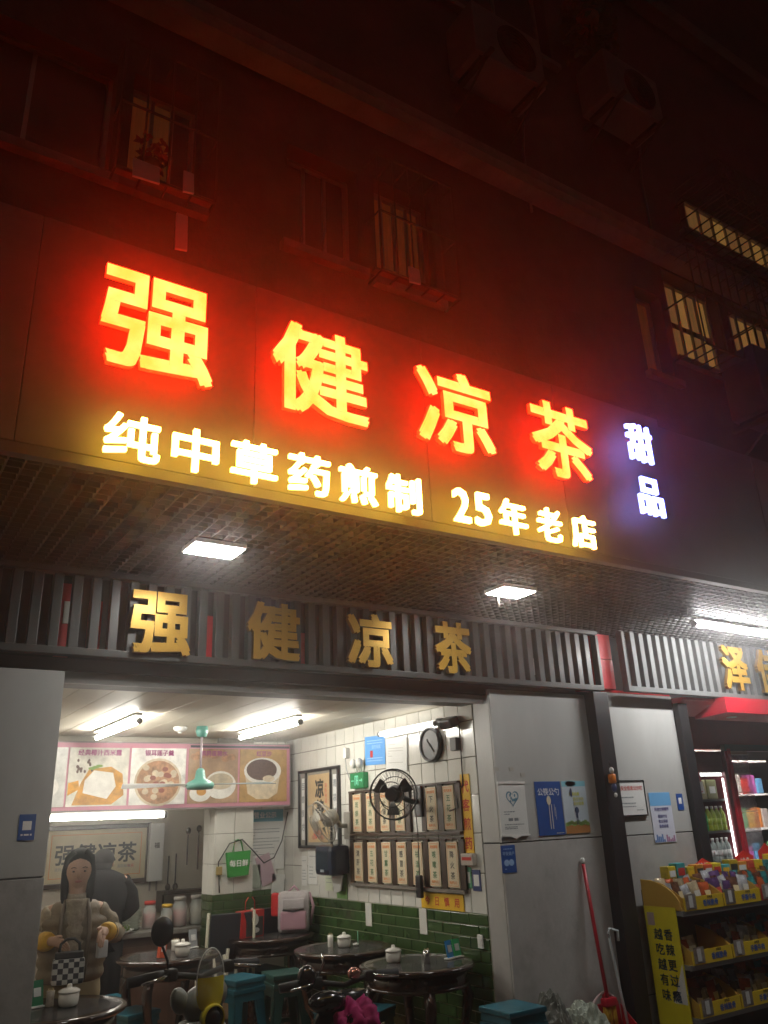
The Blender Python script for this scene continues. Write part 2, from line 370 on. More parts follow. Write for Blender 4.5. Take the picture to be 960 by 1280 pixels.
# neighbour's unlit fascia
nf = thing('fascia_cladding', 'dark grey unlit fascia panels beside the lit sign', 'fascia', (6, 2.97, 2.98)); NO = nf.location
for i in range(5): MB(NO).bbox((4.65+i*1.0, YF, 3.48), (.994, .05, .98), .004).build('panel', M_board, nf)
for i in range(4): MB(NO).bbox((-1.1-i*1.0, YF, 3.48), (.994, .05, .98), .004).build('panel', M_board, nf)
MB(NO).box(4.16, YF+.03, 2.99, 9.2, YF+.15, 3.96).build('backing', M_dark, nf)
for z in (3.4, 3.24): MB(NO).tube([(5.3, YF-.06, z), (9, YF-.06, z)], .012, 6).build('conduit', mat('conduit', (.4, .4, .42), .4), nf)
# ---- soffit lamps
LAMP = glow('lamp_panel', (1, .98, .93), 62)
M_white = mat('white_paint', (.75, .74, .71), .4)
for i, (x, y) in enumerate(((1.415, 3.68), (3.365, 3.665))):
    t = thing('ceiling_lamp', ['flat square soffit lamp above the first golden letters', 'flat square soffit lamp with a small hook beside it'][i], 'lamp', (x, y, HS-.02), 0, 'square soffit lamps')
    MB().box(-.135, -.095, 0, .135, .095, .022).build('housing', M_white, t)
    MB().box(-.125, -.085, -.006, .125, .085, -.001).build('diffuser', LAMP, t)
    if i: MB().tube([(-.02, .1, 0), (-.02, .1, -.07)], .008, 6).build('hook', M_al, t)
TUBE = glow('tube_light', (1, .98, .93), 45)
def tube_light(label, p, q, rad=.016, s=None, fit=.03, up=.04, nup=(0, 0, 1), grp='fluorescent tubes'):
    p, q = Vector(p), Vector(q); t = thing('tube_light', label, 'lamp', (p+q)/2, 0, grp); o = t.location; n = Vector(nup)
    MB(o).tube([p, q], rad, 10).build('tube', s or TUBE, t)
    d = (q-p).normalized()
    for e, k in ((p, -1), (q, 1)): MB(o).tube([e+d*k*.001, e+d*k*.03], rad*1.15, 10).build('end_cap', mat('lamp_cap', (.3, .3, .3), .5), t)
    b = MB(o); c = n*up; side = d.cross(n)*fit
    b.add([p+c-side, q+c-side, q+c+side, p+c+side, p+c*1.8-side*.6, q+c*1.8-side*.6, q+c*1.8+side*.6, p+c*1.8+side*.6], [(0, 1, 2, 3), (4, 7, 6, 5), (0, 4, 5, 1), (1, 5, 6, 2), (2, 6, 7, 3), (3, 7, 4, 0)])
    b.build('batten', M_white, t)
    return t
tube_light('bright tube lamp under the lattice soffit before the snack shop', (5.15, 3.66, 2.9), (6.5, 3.7, 2.9), .02, glow('tube_strong', (1, .99, .97), 150), fit=.02, up=.026)
# ================================================================ shop front
M_pan = mat('cladding_panel', (.47, .47, .455), .38, var=.1, scale=2.5, bump=.05, bscale=20, dirt=.3, dirtcol=(.25, .235, .21), stretch=(1.6, 1.6, .6))
M_panlow = mat('cladding_panel_worn', (.43, .42, .405), .5, var=.14, scale=7, dirt=.6, dirtcol=(.2, .185, .165), bump=.1, bscale=40, stretch=(1.1, 1.1, .9))
M_blk = mat('black_metal', (.018, .018, .02), .4, var=.3, scale=10)
M_band = mat('head_band', (.07, .05, .055), .6, var=.2)
M_grey = mat('slat_grey', (.085, .085, .082), .38, metal=.25, var=.2, scale=5, stretch=(1, 1, .2))
def pillar(label, x0, x1, y0, y1, top, joints):
    t = thing('pillar', label, 'pillar', ((x0+x1)/2, y0, 0), 0, 'clad pillars of the shop front'); o = t.location
    MB(o).box(x0+.012, y0+.012, 0, x1-.012, y1, top).build('core', M_dark, t)
    zs = [0]+joints+[top]
    for i in range(len(zs)-1):
        m = M_pan if i == len(zs)-2 else M_panlow; a, b = zs[i]+.004, zs[i+1]-.004
        MB(o).bbox(((x0+x1)/2, y0+.006, (a+b)/2), (x1-x0-.002, .012, b-a), .003).build('panel', m, t)
        for x in (x0, x1): MB(o).bbox((x+(.006 if x == x0 else -.006), (y0+y1)/2+.008, (a+b)/2), (.0115, y1-y0-.018, b-a), .003).build('panel', m, t)
    return t
pillar('pale clad pillar beside the woman in the quilted jacket', -.9, .91, 4.4, 4.75, 2.425, [.5, 1.45])
pillar('pale clad pillar with the blue chopsticks poster', 3.74, 4.68, 4.4, 4.59, 2.47, [1.465])
pillar('pale clad pillar with the framed notice', 4.84, 5.69, 4.4, 4.6, 2.5, [.44, 1.46])
t = thing('black_column', 'black square steel column between two pale pillars', 'column', (4.76, 4.36, 0)); o = t.location
MB(o).bbox((4.76, 4.37, 1.24), (.155, .12, 2.48), .006).build('shaft', M_blk, t); MB(o).bbox((4.76, 4.37, .04), (.2, .16, .08), .006).build('base', M_blk, t)
t = thing('door_frame', 'black upright frame at the edge of the snack shop', 'frame', (5.76, 4.4, 0)); o = t.location
MB(o).bbox((5.755, 4.42, 1.22), (.115, .14, 2.44), .006).build('post', M_blk, t); MB(o).box(5.7, 4.5, 2.3, 5.82, 4.6, 2.44).build('bracket', M_blk, t)
# lintel and shutter box over the tea shop
t = thing('shutter_box', 'dark roller shutter box across the tea shop entrance', 'shutter', (2.3, 4.5, 2.38)); o = t.location
MB(o).box(-.9, 4.43, 2.43, 4.8, 4.7, 2.492).build('head_beam', M_band, t)
MB(o).bbox((2.32, 4.6, 2.405), (2.83, .22, .045), .012).build('roll_cover', mat('roll_cover', (.1, .095, .085), .5, var=.2), t)
MB(o).box(.92, 4.455, 2.37, 3.73, 4.475, 2.43).build('guide_rail', mat('guide_rail', (.2, .19, .18), .45), t)
# slat screens with golden letters
GOLD = mat('gold_letter', (.62, .36, .055), .3, metal=.35, var=.15, scale=6)
GOLD_S = mat('gold_letter_side', (.2, .11, .03), .5)
def slat_screen(label, x0, x1, z0, z1, y, step, letters, yl, fm):
    t = thing('slat_screen', label, 'screen', ((x0+x1)/2, y, z0), 0, 'slat screens with golden letters'); o = t.location
    MB(o).bbox(((x0+x1)/2, y, z0+.02), (x1-x0, .06, .04), .004).build('rail', fm, t)
    MB(o).bbox(((x0+x1)/2, y, z1-.015), (x1-x0, .06, .03), .004).build('rail', fm, t)
    for x in (x0+.015, x1-.015): MB(o).bbox((x, y, (z0+z1)/2), (.03, .058, z1-z0-.072), .003).build('stile', fm, t)
    me = MB().bbox((0, 0, (z1-z0)/2), (.048, .05, z1-z0-.072), .003).mesh('slat'); me.materials.append(fm)
    n = round((x1-x0-.06)/step)
    for k in range(1, n): link('slat', me, t, (x0+.03+(x1-x0-.06)*k/n-o.x, 0, 0))
    for ch, a, b, c, d in letters:
        me = solid_glyph(ch, b-a, d-c, .03, .03); [me.materials.append(q) for q in (GOLD, GOLD_S, GOLD_S)]
        link('letter', me, t, Vector(((a+b)/2, yl, (c+d)/2))-o, FS)
        MB(o).box((a+b)/2-.006, yl, (c+d)/2-.02, (a+b)/2+.006, y-.026, (c+d)/2+.02).build('letter_fixing', GOLD_S, t)
    return t
slat_screen('long grey slat screen with four golden letters over the tea shop', -1.0, 4.815, 2.49, 2.95, 4.34, .1, [('强', 1.19, 1.525, 2.515, 2.86), ('健', 1.862, 2.2, 2.53, 2.872), ('凉', 2.53, 2.865, 2.53, 2.872), ('茶', 3.205, 3.51, 2.53, 2.878)], 4.3, M_grey)
slat_screen('grey slat screen with golden letters over the snack shop', 5.02, 8.2, 2.49, 3.0, 4.28, .1, [('泽', 6.19, 6.54, 2.55, 2.935), ('佳', 6.68, 7.03, 2.55, 2.935)], 4.235, mat('slat_light', (.15, .155, .155), .6, var=.2))
# wall behind the screens, with leftovers of an older red sign
t = thing('head_wall', 'dark wall behind the slat screens with red panels showing', 'wall', (3, 4.5, 2.5)); o = t.location
MB(o).box(-1.0, 4.5, 2.5, 8.4, 4.55, 3.26).build('wall', mat('head_wall', (.05, .045, .045), .8, var=.3), t)
M_red = mat('red_panel', (.6, .025, .035), .35, var=.15, scale=3)
for x0, x1, z0, z1 in ((4.83, 5.01, 2.75, 2.945), (4.83, 5.01, 2.52, 2.745), (.86, .93, 2.51, 2.9), (1.02, 1.08, 2.53, 2.82), (1.66, 1.72, 2.55, 2.8), (2.3, 2.36, 2.55, 2.75)):
    MB(o).box(x0, 4.37 if x0 > 4 else 4.45, z0, x1, 4.498, z1).build('red_panel', M_red, t)
MB(o).box(4.69, 4.41, 2.5, 5.69, 4.495, 2.518).build('red_strip', M_red, t)
for x, z in ((.9, 2.74), (2.35, 2.62), (4.25, 2.66)): 
    l = MB(o).box(x-.02, 4.44, z-.06, x+.02, 4.449, z+.06).build('pale_label', M_white, t)

# ================================================================ interior shell
XR = 3.74; YB = 7.42; ZC = 2.42
M_ceil = mat('ceiling_board', (.62, .58, .48), .5, var=.1, scale=3, stretch=(4, .4, 1))
c = struct('ceiling', MB().box(.5, 4.72, ZC+.012, XR+.4, 9.3, ZC+.05), M_dark)
cm = MB().bbox((0, 0, 0), (.197, 4.5, .012), .003).mesh('board'); cm.materials.append(M_ceil)
for k in range(17): link('board', cm, c, (.62+.2*k-.01, 6.98, ZC+.006))
M_wt = mat('white_tile', (.66, .65, .6), .16, var=.07, scale=5, dirt=.12, dirtcol=(.38, .33, .24), coat=.2)
M_gt = mat('green_tile', (.035, .075, .022), .2, var=.3, scale=6, coat=.3)
M_gr = mat('tile_grout', (.17, .155, .125), .9)
M_gg = mat('green_grout', (.42, .43, .33), .9)
ZW = 1.03
wr = struct('wall_right', MB().box(XR+.008, 4.59, 0, XR+.3, YB+.3, ZC+.012), M_gr)
def tiled(wall, u0, u1, z0, z1, tw, th, m, P, brick=False, gap=.004, depth=.012):
    """P(u, z) -> location, tiles face along the wall normal; pieces are cut at the ends"""
    cache = {}; z = z0; row = 0
    while z < z1-.01:
        h = min(th, z1-z); u = u0-(tw/2 if brick and row % 2 else 0)
        while u < u1-.01:
            a, b = max(u, u0), min(u+tw, u1); wdt = b-a
            if wdt > .015:
                key = (round(wdt, 3), round(h, 3))
                if key not in cache:
                    d = P(None, None, wdt-gap, h-gap, depth); me = MB().bbox((0, 0, 0), d, .0025).mesh('tile'); me.materials.append(m); cache[key] = me
                link('tile', cache[key], wall, P((a+b)/2, z+h/2))
            u += tw
        z += th; row += 1
def PX(x): return lambda u, z, a=0, b=0, d=0: (x, u, z) if u is not None else (d, a, b)
def PY(y): return lambda u, z, a=0, b=0, d=0: (u, y, z) if u is not None else (a, d, b)
tiled(wr, 4.6, YB+.2, ZW, ZC, .165, .25, M_wt, PX(XR+.006), gap=.006)
gw = struct('wall_wainscot', MB().box(XR+.004, 4.596, 0, XR+.0085, YB+.18, ZW), M_gg)
tiled(gw, 4.6, YB+.18, .24, ZW, .2, .072, M_gt, PX(XR+.002), True, .0065)
# small white strips of other tiles
for y, z in ((6.08, .945), (5.33, .945)): MB().bbox((XR-.006, y, z), (.008, .09, .165), .002).build('white_insert', M_wt, gw)
wb = struct('wall_back', MB().box(3.32, YB+.19, 0, XR+.004, YB+.3, ZC+.01), M_gr)
tiled(wb, 3.33, XR, 1.08, ZC, .165, .25, M_wt, PY(YB+.184)); tiled(wb, 3.33, XR, .6, 1.08, .2, .072, M_gt, PY(YB+.184), True)
col = thing('tiled_column', 'square column with white tiles over green tiles, green bag hung on it', 'column', (3.14, 7.55, 0)); o = col.location
MB(o).box(2.962, 7.412, 0, 3.318, 7.68, ZC).build('core', M_gr, col)
def off(P): return lambda u, z, a=0, b=0, d=0: (Vector(P(u, z, a, b, d))-o if u is not None else P(u, z, a, b, d))
tiled(col, 2.955, 3.325, 1.085, 1.85, .185, .25, M_wt, off(PY(7.406))); tiled(col, 2.955, 3.325, .6, 1.085, .185, .072, M_gt, off(PY(7.406)), True)
tiled(col, 7.412, 7.68, 1.085, 1.85, .14, .25, M_wt, off(PX(2.956))); tiled(col, 7.412, 7.68, .6, 1.085, .14, .072, M_gt, off(PX(2.956)), True)
M_kw = mat('kitchen_wall', (.55, .5, .41), .6, var=.15, scale=2, dirt=.3, dirtcol=(.2, .16, .11))
kb = struct('kitchen_wall_back', MB().box(.5, 9.1, 0, 4.2, 9.2, ZC+.012), M_kw)
kl = struct('wall_left', MB().box(.6, 4.76, 0, .7, 9.1, ZC+.01), M_kw)
kr = struct('kitchen_wall_side', MB().box(3.75, 7.73, 0, 3.85, 9.1, ZC+.01), M_kw)
# bulkhead behind the menu board
MB().box(.7, YB+.03, 1.83, 3.32, YB+.13, ZC+.01).build('bulkhead', M_kw)['kind'] = 'structure'
# ---- interior lamps
TI = glow('tube_inside', (1, .96, .86), 105)
tube_light('ceiling tube lamp nearer the woman in the quilted jacket', (1.735, 5.85, 2.36), (1.735, 6.95, 2.36), .018, TI, grp='ceiling tube lamps')
tube_light('ceiling tube lamp nearer the framed pictures', (2.9, 5.65, 2.36), (2.9, 6.75, 2.36), .018, TI, grp='ceiling tube lamps')
tube_light('wall tube lamp beside the round clock', (XR-.06, 4.98, 2.295), (XR-.06, 5.72, 2.295), .018, glow('tube_weak', (1, .96, .88), 7), nup=(1, 0, 0), up=.03)
tube_light('tube lamp under the dessert menu board', (1.5, 7.5, 1.765), (2.5, 7.5, 1.765), .022, glow('tube_kitchen', (1, .96, .85), 50), up=.03)
# ================================================================ sheets, posters and signs
INK = mat('ink_black', (.03, .03, .03), .7); INKR = mat('ink_red', (.5, .03, .02), .7); INKG = mat('ink_green', (.05, .14, .06), .7); INKB = mat('ink_blue', (.05, .12, .4), .7); INKW = mat('ink_white', (.8, .8, .8), .6)
INKO = mat('ink_orange', (.62, .2, .04), .7); INKP = mat('ink_purple', (.32, .05, .18), .7); INKGY = mat('ink_grey', (.22, .24, .26), .7)
PAPER = mat('paper', (.68, .68, .66), .7, var=.05); CREAM = mat('cream_board', (.62, .54, .38), .6, var=.12, scale=10)
YEL = mat('yellow_sign', (.78, .47, .02), .5, var=.08); BLUE = mat('blue_sheet', (.012, .075, .32), .45, var=.1); SKYB = mat('skyblue_sheet', (.16, .42, .74), .5, var=.08)
M_wood = mat('dark_wood', (.045, .026, .016), .35, var=.3, scale=12, stretch=(1, 1, .2)); M_woodr = mat('table_wood', (.03, .015, .011), .18, var=.35, scale=9, coat=.4)
def on_wall(name, label, cat, wall, u, z, w, h, group=None, depth=.004, m=PAPER, gap=.002, part='sheet', tilt=0):
    """a sheet or panel hung on a wall: 'R' the right wall, 'F' the front plane, 'B' any back wall at a given y"""
    if wall == 'R': loc, rz = (XR-gap, u, z-h/2), -90
    elif wall == 'F': loc, rz = (u, 4.4-gap, z-h/2), 0
    else: loc, rz = (u, wall-gap, z-h/2), 0
    t = thing(name, label, cat, loc, rz, group)
    if tilt: t.rotation_euler = (0, R(tilt), R(rz))
    MB().box(-w/2, -depth, 0, w/2, 0, h).build(part, m, t)
    t['d'] = depth
    return t
def print_on(t, fn, m, name='print', k=1):
    mb = MB(); fn(mb, -t['d']-.0008*k)
    return mb.build(name, m, t)
def rect(mb, x0, z0, x1, z1, y): mb.add([(x0, y, z0), (x1, y, z0), (x1, y, z1), (x0, y, z1)], [(0, 1, 2, 3)])
def disc(mb, x, z, rx, rz, y, n=24, a0=0, a1=2*math.pi):
    mb.add([(x+rx*math.cos(a0+(a1-a0)*i/n), y, z+rz*math.sin(a0+(a1-a0)*i/n)) for i in range(n)], [list(range(n))])
def lines(mb, x0, x1, zs, h, y, jit=.3):
    for z in zs:
        x = x0
        while x < x1:
            l = rnd.uniform(.6, 2.2)*h*1.6; rect(mb, x, z, min(x+l, x1), z+h, y); x += l+h*.6
            if rnd.random() < .06: break
# --- pillar posters
t = on_wall('certificate', 'white scroll shaped certificate with a blue heart on the pillar', 'certificate', 'F', 3.86, 1.668, .24, .34, depth=.006)
print_on(t, lambda mb, y: (lines(mb, -.085, .085, [.155, .14, .075, .06, .05], .006, y), lines(mb, -.05, .05, [.1], .018, y)), INKGY)
def heart(mb, y, cx, cz, s, ri=.82):
    o1 = []; o2 = []
    for i in range(40):
        a = 2*math.pi*i/40; x = 16*math.sin(a)**3/17; z = (13*math.cos(a)-5*math.cos(2*a)-2*math.cos(3*a)-math.cos(4*a))/17
        o1.append((cx+x*s, y, cz+z*s)); o2.append((cx+x*s*ri, y, cz+z*s*ri))
    mb.add(o1+o2, [(i, (i+1) % 40, 40+(i+1) % 40, 40+i) for i in range(40)])
print_on(t, lambda mb, y: (heart(mb, y, 0, .245, .06), [disc(mb, rnd.uniform(-.035, .035), .245+rnd.uniform(-.025, .03), .007, .01, y, 8) for _ in range(9)]), mat('ink_teal', (.1, .25, .36), .7), k=2)
MB().prism([(-.125, .005), (-.05, .005), (0, -.012), (.05, .005), (.125, .005), (.128, .015), (-.128, .015)], -.012, -.001).build('scroll_edge', M_white, t)
MB().prism([(-.12, .335), (.12, .335), (.122, .35), (.05, .35), (0, .355), (-.05, .35), (-.122, .35)], -.012, -.001).build('scroll_edge', M_white, t)
t = on_wall('poster', 'deep blue poster with white lettering, spoon and chopsticks', 'poster', 'F', 4.197, 1.67, .243, .35, m=BLUE, group=None)
print_on(t, lambda mb, y: text_into(mb, '公筷公勺', 0, .262, .052, y, .012), INKW, 'lettering')
print_on(t, lambda mb, y: (disc(mb, -.005, .225, .02, .03, y), rect(mb, -.01, .04, -.004, .21, y), rect(mb, .012, .04, .018, .2, y), rect(mb, .04, .12, .043, .2, y), rect(mb, .05, .1, .053, .18, y), lines(mb, .04, .11, [.01], .005, y)), mat('ink_ivory', (.75, .68, .5), .6), k=2)
t = on_wall('poster', 'pale poster with a cartoon child, yellow lettering and brown ground', 'poster', 'F', 4.447, 1.672, .236, .347, m=mat('pale_blue_sheet', (.55, .63, .7), .5, var=.1))
print_on(t, lambda mb, y: (rect(mb, -.117, .0, .117, .055, y)), mat('ink_brown', (.4, .17, .04), .7)); print_on(t, lambda mb, y: ([disc(mb, -.1+.022*i, .06+.006*(i % 3), .02, .014, y, 10) for i in range(10)]), mat('ink_leaf', (.25, .4, .1), .7), k=2)
print_on(t, lambda mb, y: (rect(mb, -.117, .31, .117, .346, y), disc(mb, -.03, .33, .05, .02, y)), mat('ink_sky', (.2, .5, .6), .7), k=1)
print_on(t, lambda mb, y: (text_into(mb, '文明用餐', -.005, .25, .026, y, .02), text_into(mb, '厉行节约', .03, .215, .026, y, .02), text_into(mb, '反对浪费', .03, .185, .026, y, .02)), mat('ink_lime', (.55, .55, .08), .7), 'lettering', k=3)
print_on(t, lambda mb, y: (disc(mb, .005, .15, .02, .022, y), rect(mb, -.008, .1, .012, .13, y), rect(mb, -.006, .06, -.001, .1, y), rect(mb, .006, .06, .011, .1, y), disc(mb, -.035, .27, .012, .03, y)), mat('ink_navy', (.03, .05, .12), .7), k=4)
t = on_wall('sticker', 'small dark blue sticker below the scroll certificate', 'sticker', 'F', 3.786, 1.368, .123, .165, m=BLUE, depth=.002)
print_on(t, lambda mb, y: (text_into(mb, '平安商户', 0, .105, .026, y, .02), disc(mb, -.02, .06, .022, .02, y), disc(mb, .02, .06, .022, .02, y), lines(mb, -.04, .04, [.14, .02], .006, y)), mat('ink_paleblue', (.3, .45, .7), .6))
t = on_wall('framed_notice', 'framed white notice with dark red heading on the pillar', 'notice', 'F', 5.008, 1.718, .34, .235, depth=.012, part='backing')
print_on(t, lambda mb, y: text_into(mb, '食品安全信息公示栏', 0, .175, .034, y, .02), INKR, 'lettering')
print_on(t, lambda mb, y: (lines(mb, -.14, .06, [.145, .12, .1, .078, .055], .007, y), lines(mb, .06, .14, [.03], .006, y)), INKGY, k=1)
fr = MB(); fr.box(-.176, -.018, -.01, .176, 0, 0).box(-.176, -.018, .235, .176, 0, .245).box(-.176, -.018, 0, -.1705, 0, .235).box(.1705, -.018, 0, .176, 0, .235); fr.build('frame', M_blk, t)
t = on_wall('poster', 'sky blue to white leaflet with a city skyline printed at its foot', 'poster', 'F', 5.352, 1.575, .245, .357, m=mat('leaflet', (.6, .62, .72), .5, var=.05))
print_on(t, lambda mb, y: rect(mb, -.1215, .26, .1215, .356, y), SKYB)
print_on(t, lambda mb, y: (text_into(mb, '共创文明城市', .0, .225, .028, y, .02), text_into(mb, '爱国守法', 0, .175, .026, y, .02), text_into(mb, '敬业奉献', 0, .14, .026, y, .02), text_into(mb, '勤俭自强', 0, .105, .026, y, .02)), mat('ink_indigo', (.08, .08, .25), .7), 'lettering', k=2)
print_on(t, lambda mb, y: ([rect(mb, -.12+.02*i, .004, -.104+.02*i, .02+.04*abs(math.sin(i*1.9)), y) for i in range(6)]), mat('ink_city', (.1, .2, .45), .7), k=1)
print_on(t, lambda mb, y: ([rect(mb, .012+.02*i, .004, .028+.02*i, .015+.045*abs(math.sin(i*2.7+1)), y) for i in range(5)]), mat('ink_mauve', (.35, .15, .28), .7), k=1)
t = on_wall('sticker', 'small dark blue sticker beside the skyline leaflet', 'sticker', 'F', 5.59, 1.68, .075, .12, m=BLUE, depth=.002)
print_on(t, lambda mb, y: (rect(mb, -.018, .045, .018, .09, y)), INKW)
t = on_wall('sticker', 'small dark blue sticker on the pillar beside the woman', 'sticker', 'F', .805, 1.673, .075, .116, m=BLUE, depth=.002)
print_on(t, lambda mb, y: (rect(mb, -.02, .045, .02, .085, y), lines(mb, -.025, .025, [.02], .008, y)), INKW)
for x, z, a in ((3.98, 1.89, 0), (3.88, 1.93, 0), (3.75, 1.93, 0)):
    tag(MB((x, 4.398, z)).box(x-.02, 4.396, z-.012, x+.02, 4.3985, z+.012).build('tape_scrap', mat('tape', (.42, .4, .36), .6), None, (x, 4.398, z)), 'torn scrap of old tape above the scroll certificate', 'tape', 'tape scraps on the pillar')
# --- right wall
t = on_wall('poster', 'bright blue notice on the white tiles beside the wall lamp', 'poster', 'R', 5.91, 2.185, .31, .23, m=mat('blue_notice', (.09, .32, .72), .5), tilt=2)
print_on(t, lambda mb, y: (lines(mb, -.12, .12, [.19, .17, .05, .03], .007, y), text_into(mb, '请勿吸烟', .02, .13, .035, y)), mat('ink_pale', (.4, .6, .85), .7)); print_on(t, lambda mb, y: rect(mb, -.07, .06, -.03, .115, y), INKR, k=2)
t = on_wall('poster', 'curling white paper notice hung under the wall lamp', 'poster', 'R', 5.585, 2.125, .3, .25, m=PAPER, tilt=3, depth=.012)
print_on(t, lambda mb, y: lines(mb, -.11, .1, [.2, .17, .15, .13, .11, .06], .006, y), mat('ink_faint', (.45, .44, .42), .8))
ck = thing('wall_clock', 'round wall clock with white face and thick dark rim', 'clock', (XR, 5.09, 2.03), -90)
MB().lathe([(.1, 0), (.125, 0), (.13, -.02), (.122, -.045), (.108, -.04), (.104, -.03)], (0, 0, .125), 32, 'y').build('rim', M_blk, ck)
MB().lathe([(.106, -.024), (.0, -.026)], (0, 0, .125), 32, 'y').build('face', PAPER, ck)
hm = MB().cbox((-.02, -.032, .14), (.012, .003, .06), (0, R(-35), 0)); hm.build('hour_hand', INK, ck); MB().cbox((.02, -.035, .1), (.008, .003, .09), (0, R(-40), 0)).build('minute_hand', INK, ck)
mk = MB()
for i in range(12): a = i*math.pi/6; mk.cbox((.085*math.sin(a), -.028, .125+.085*math.cos(a)), (.006, .002, .018), (0, a, 0))
o = mk.build('hour_marks', INK, ck); o['kind'] = 'stuff'
# exit sign with twin emergency lamps
ex = thing('exit_sign', 'green exit sign with twin emergency lamps above it', 'sign', (XR, 6.14, 1.9), -90)
MB().bbox((0, -.025, .06), (.22, .05, .125), .006).build('housing', mat('exit_green', (.01, .12, .04), .4, emit=(.01, .3, .08), estr=.25), ex)
px = MB()
def exit_mark(mb, y):
    for a in ((-.03, .02, -.018, .1), (-.03, .088, .03, .1), (.018, .02, .03, .1), (-.008, .03, .008, .09), (-.008, .055, .03, .065), (.045, .054, .085, .064), (-.085, .054, -.045, .064)): rect(mb, *a, y)
    mb.add([(.075, y, .04), (.095, y, .059), (.075, y, .078)], [(0, 1, 2)])
exit_mark(px, -.0515); px.build('pictogram', glow('exit_pale', (.35, 1, .6), .9), ex)
for s in (-1, 1): 
    l = MB().ell((s*.05, -.05, .2), (.034, .03, .04)).build('emergency_lamp', M_white, ex); MB().tube([(s*.03, -.02, .125), (s*.045, -.035, .17)], .008, 6).build('stalk', M_white, l)
# menu plaques on two rails
rk = thing('menu_rack', 'dark wooden rack with two rows of cream herbal tea plaques', 'menu', (XR, 5.55, 1.15), -90)
rl = M_wood
for z, hh in ((0, .02), (.345, .012), (.375, .02), (.715, .015)): MB().box(-.76, -.035, z, .76, -.002, z+hh).build('rail', rl if z else mat('rail_grey', (.16, .14, .12), .5), rk)
names2 = ['清肝茶', '五花茶', '甘露茶', '感冒茶', '祛湿茶', '咳嗽茶', '降火茶']; names1 = ['斑痧茶', '清热茶', '止咳茶', '喉炎茶', None, '下火茶', '五花茶']
for row, nl in ((0, names2), (1, names1)):
    for i in range(8):
        x = -.745+i*.2125; MB().box(x-.03, -.022, .022+row*.376, x+.03, -.004, .343+row*.372).build('divider', rl, rk)
    for i, nm in enumerate(nl):
        if nm is None: continue
        x = -.639+i*.2125; z0 = .03+row*.375
        p = MB().bbox((x, -.02, z0+.15), (.13, .012, .295), .003).build('plaque', CREAM, rk)
        a = MB(); text_into(a, nm, x, z0+.195, .05, -.0268, .014, vertical=True, step=1.35); a.build('lettering', INKG if (i+row) % 3 else INK, p)
        b = MB(); text_into(b, '清热解毒', x, z0+.255, .024, -.0268, .02); text_into(b, '每杯5元', x, z0+.025, .024, -.0268, .02); b.build('small_lettering', INKO, p)
        e = MB(); [e.box(x-.055, -.0268, z, x+.055, -.0263, z+.003) for z in (z0+.012, z0+.285)]; [e.box(xx, -.0268, z0+.015, xx+.003, -.0263, z0+.285) for xx in (x-.055, x+.052)]; e.build('border', INKO, p)
# framed couplet picture
pf = thing('framed_picture', 'large dark framed picture with calligraphy and two side couplets', 'picture', (XR, 6.875, 1.44), -90)
MB().box(-.375, -.012, 0, .375, -.002, .66).build('backing', mat('glass_backing', (.28, .27, .24), .2), pf)
for a in ((-.385, -.01, -.36, .67), (.36, -.01, .385, .67), (-.245, .016, -.23, .644), (.23, .016, .245, .644)): MB().box(a[0], -.03, a[1], a[2], -.001, a[3]).build('frame_bar', M_blk, pf)
for a in ((-.3595, -.01, .3595, .015), (-.3595, .645, .3595, .67)): MB().box(a[0], -.029, a[1], a[2], -.001, a[3]).build('frame_bar', M_blk, pf)
ct = MB().box(-.2, -.016, .04, .2, -.013, .62).build('scroll', mat('scroll_tan', (.5, .36, .2), .7, var=.15, scale=6), pf)
a = MB(); text_into(a, '凉茶', .02, .43, .17, -.018, .03, vertical=True, step=1.05); a.build('calligraphy', INK, ct)
a = MB(); text_into(a, '清热祛湿', .14, .5, .04, -.018, .0, vertical=True); disc(a, -.06, .1, .04, .03, -.0175); a.build('small_calligraphy', INKR, ct)
a = MB(); [disc(a, .0+rnd.uniform(-.1, .1), .1+rnd.uniform(-.03, .03), .035, .02, -.0172-i*.0001, 10) for i in range(7)]; a.build('painted_bowl', mat('ink_rose', (.45, .2, .14), .7), ct)
for x, s in ((-.3, '百草良方'), (.3, '清凉解暑')):
    a = MB().box(x-.03, -.016, .06, x+.03, -.013, .6).build('couplet', PAPER, pf); b = MB(); text_into(b, s, x, .5, .07, -.018, .01, vertical=True, step=1.7); b.build('couplet_lettering', INKGY, a)
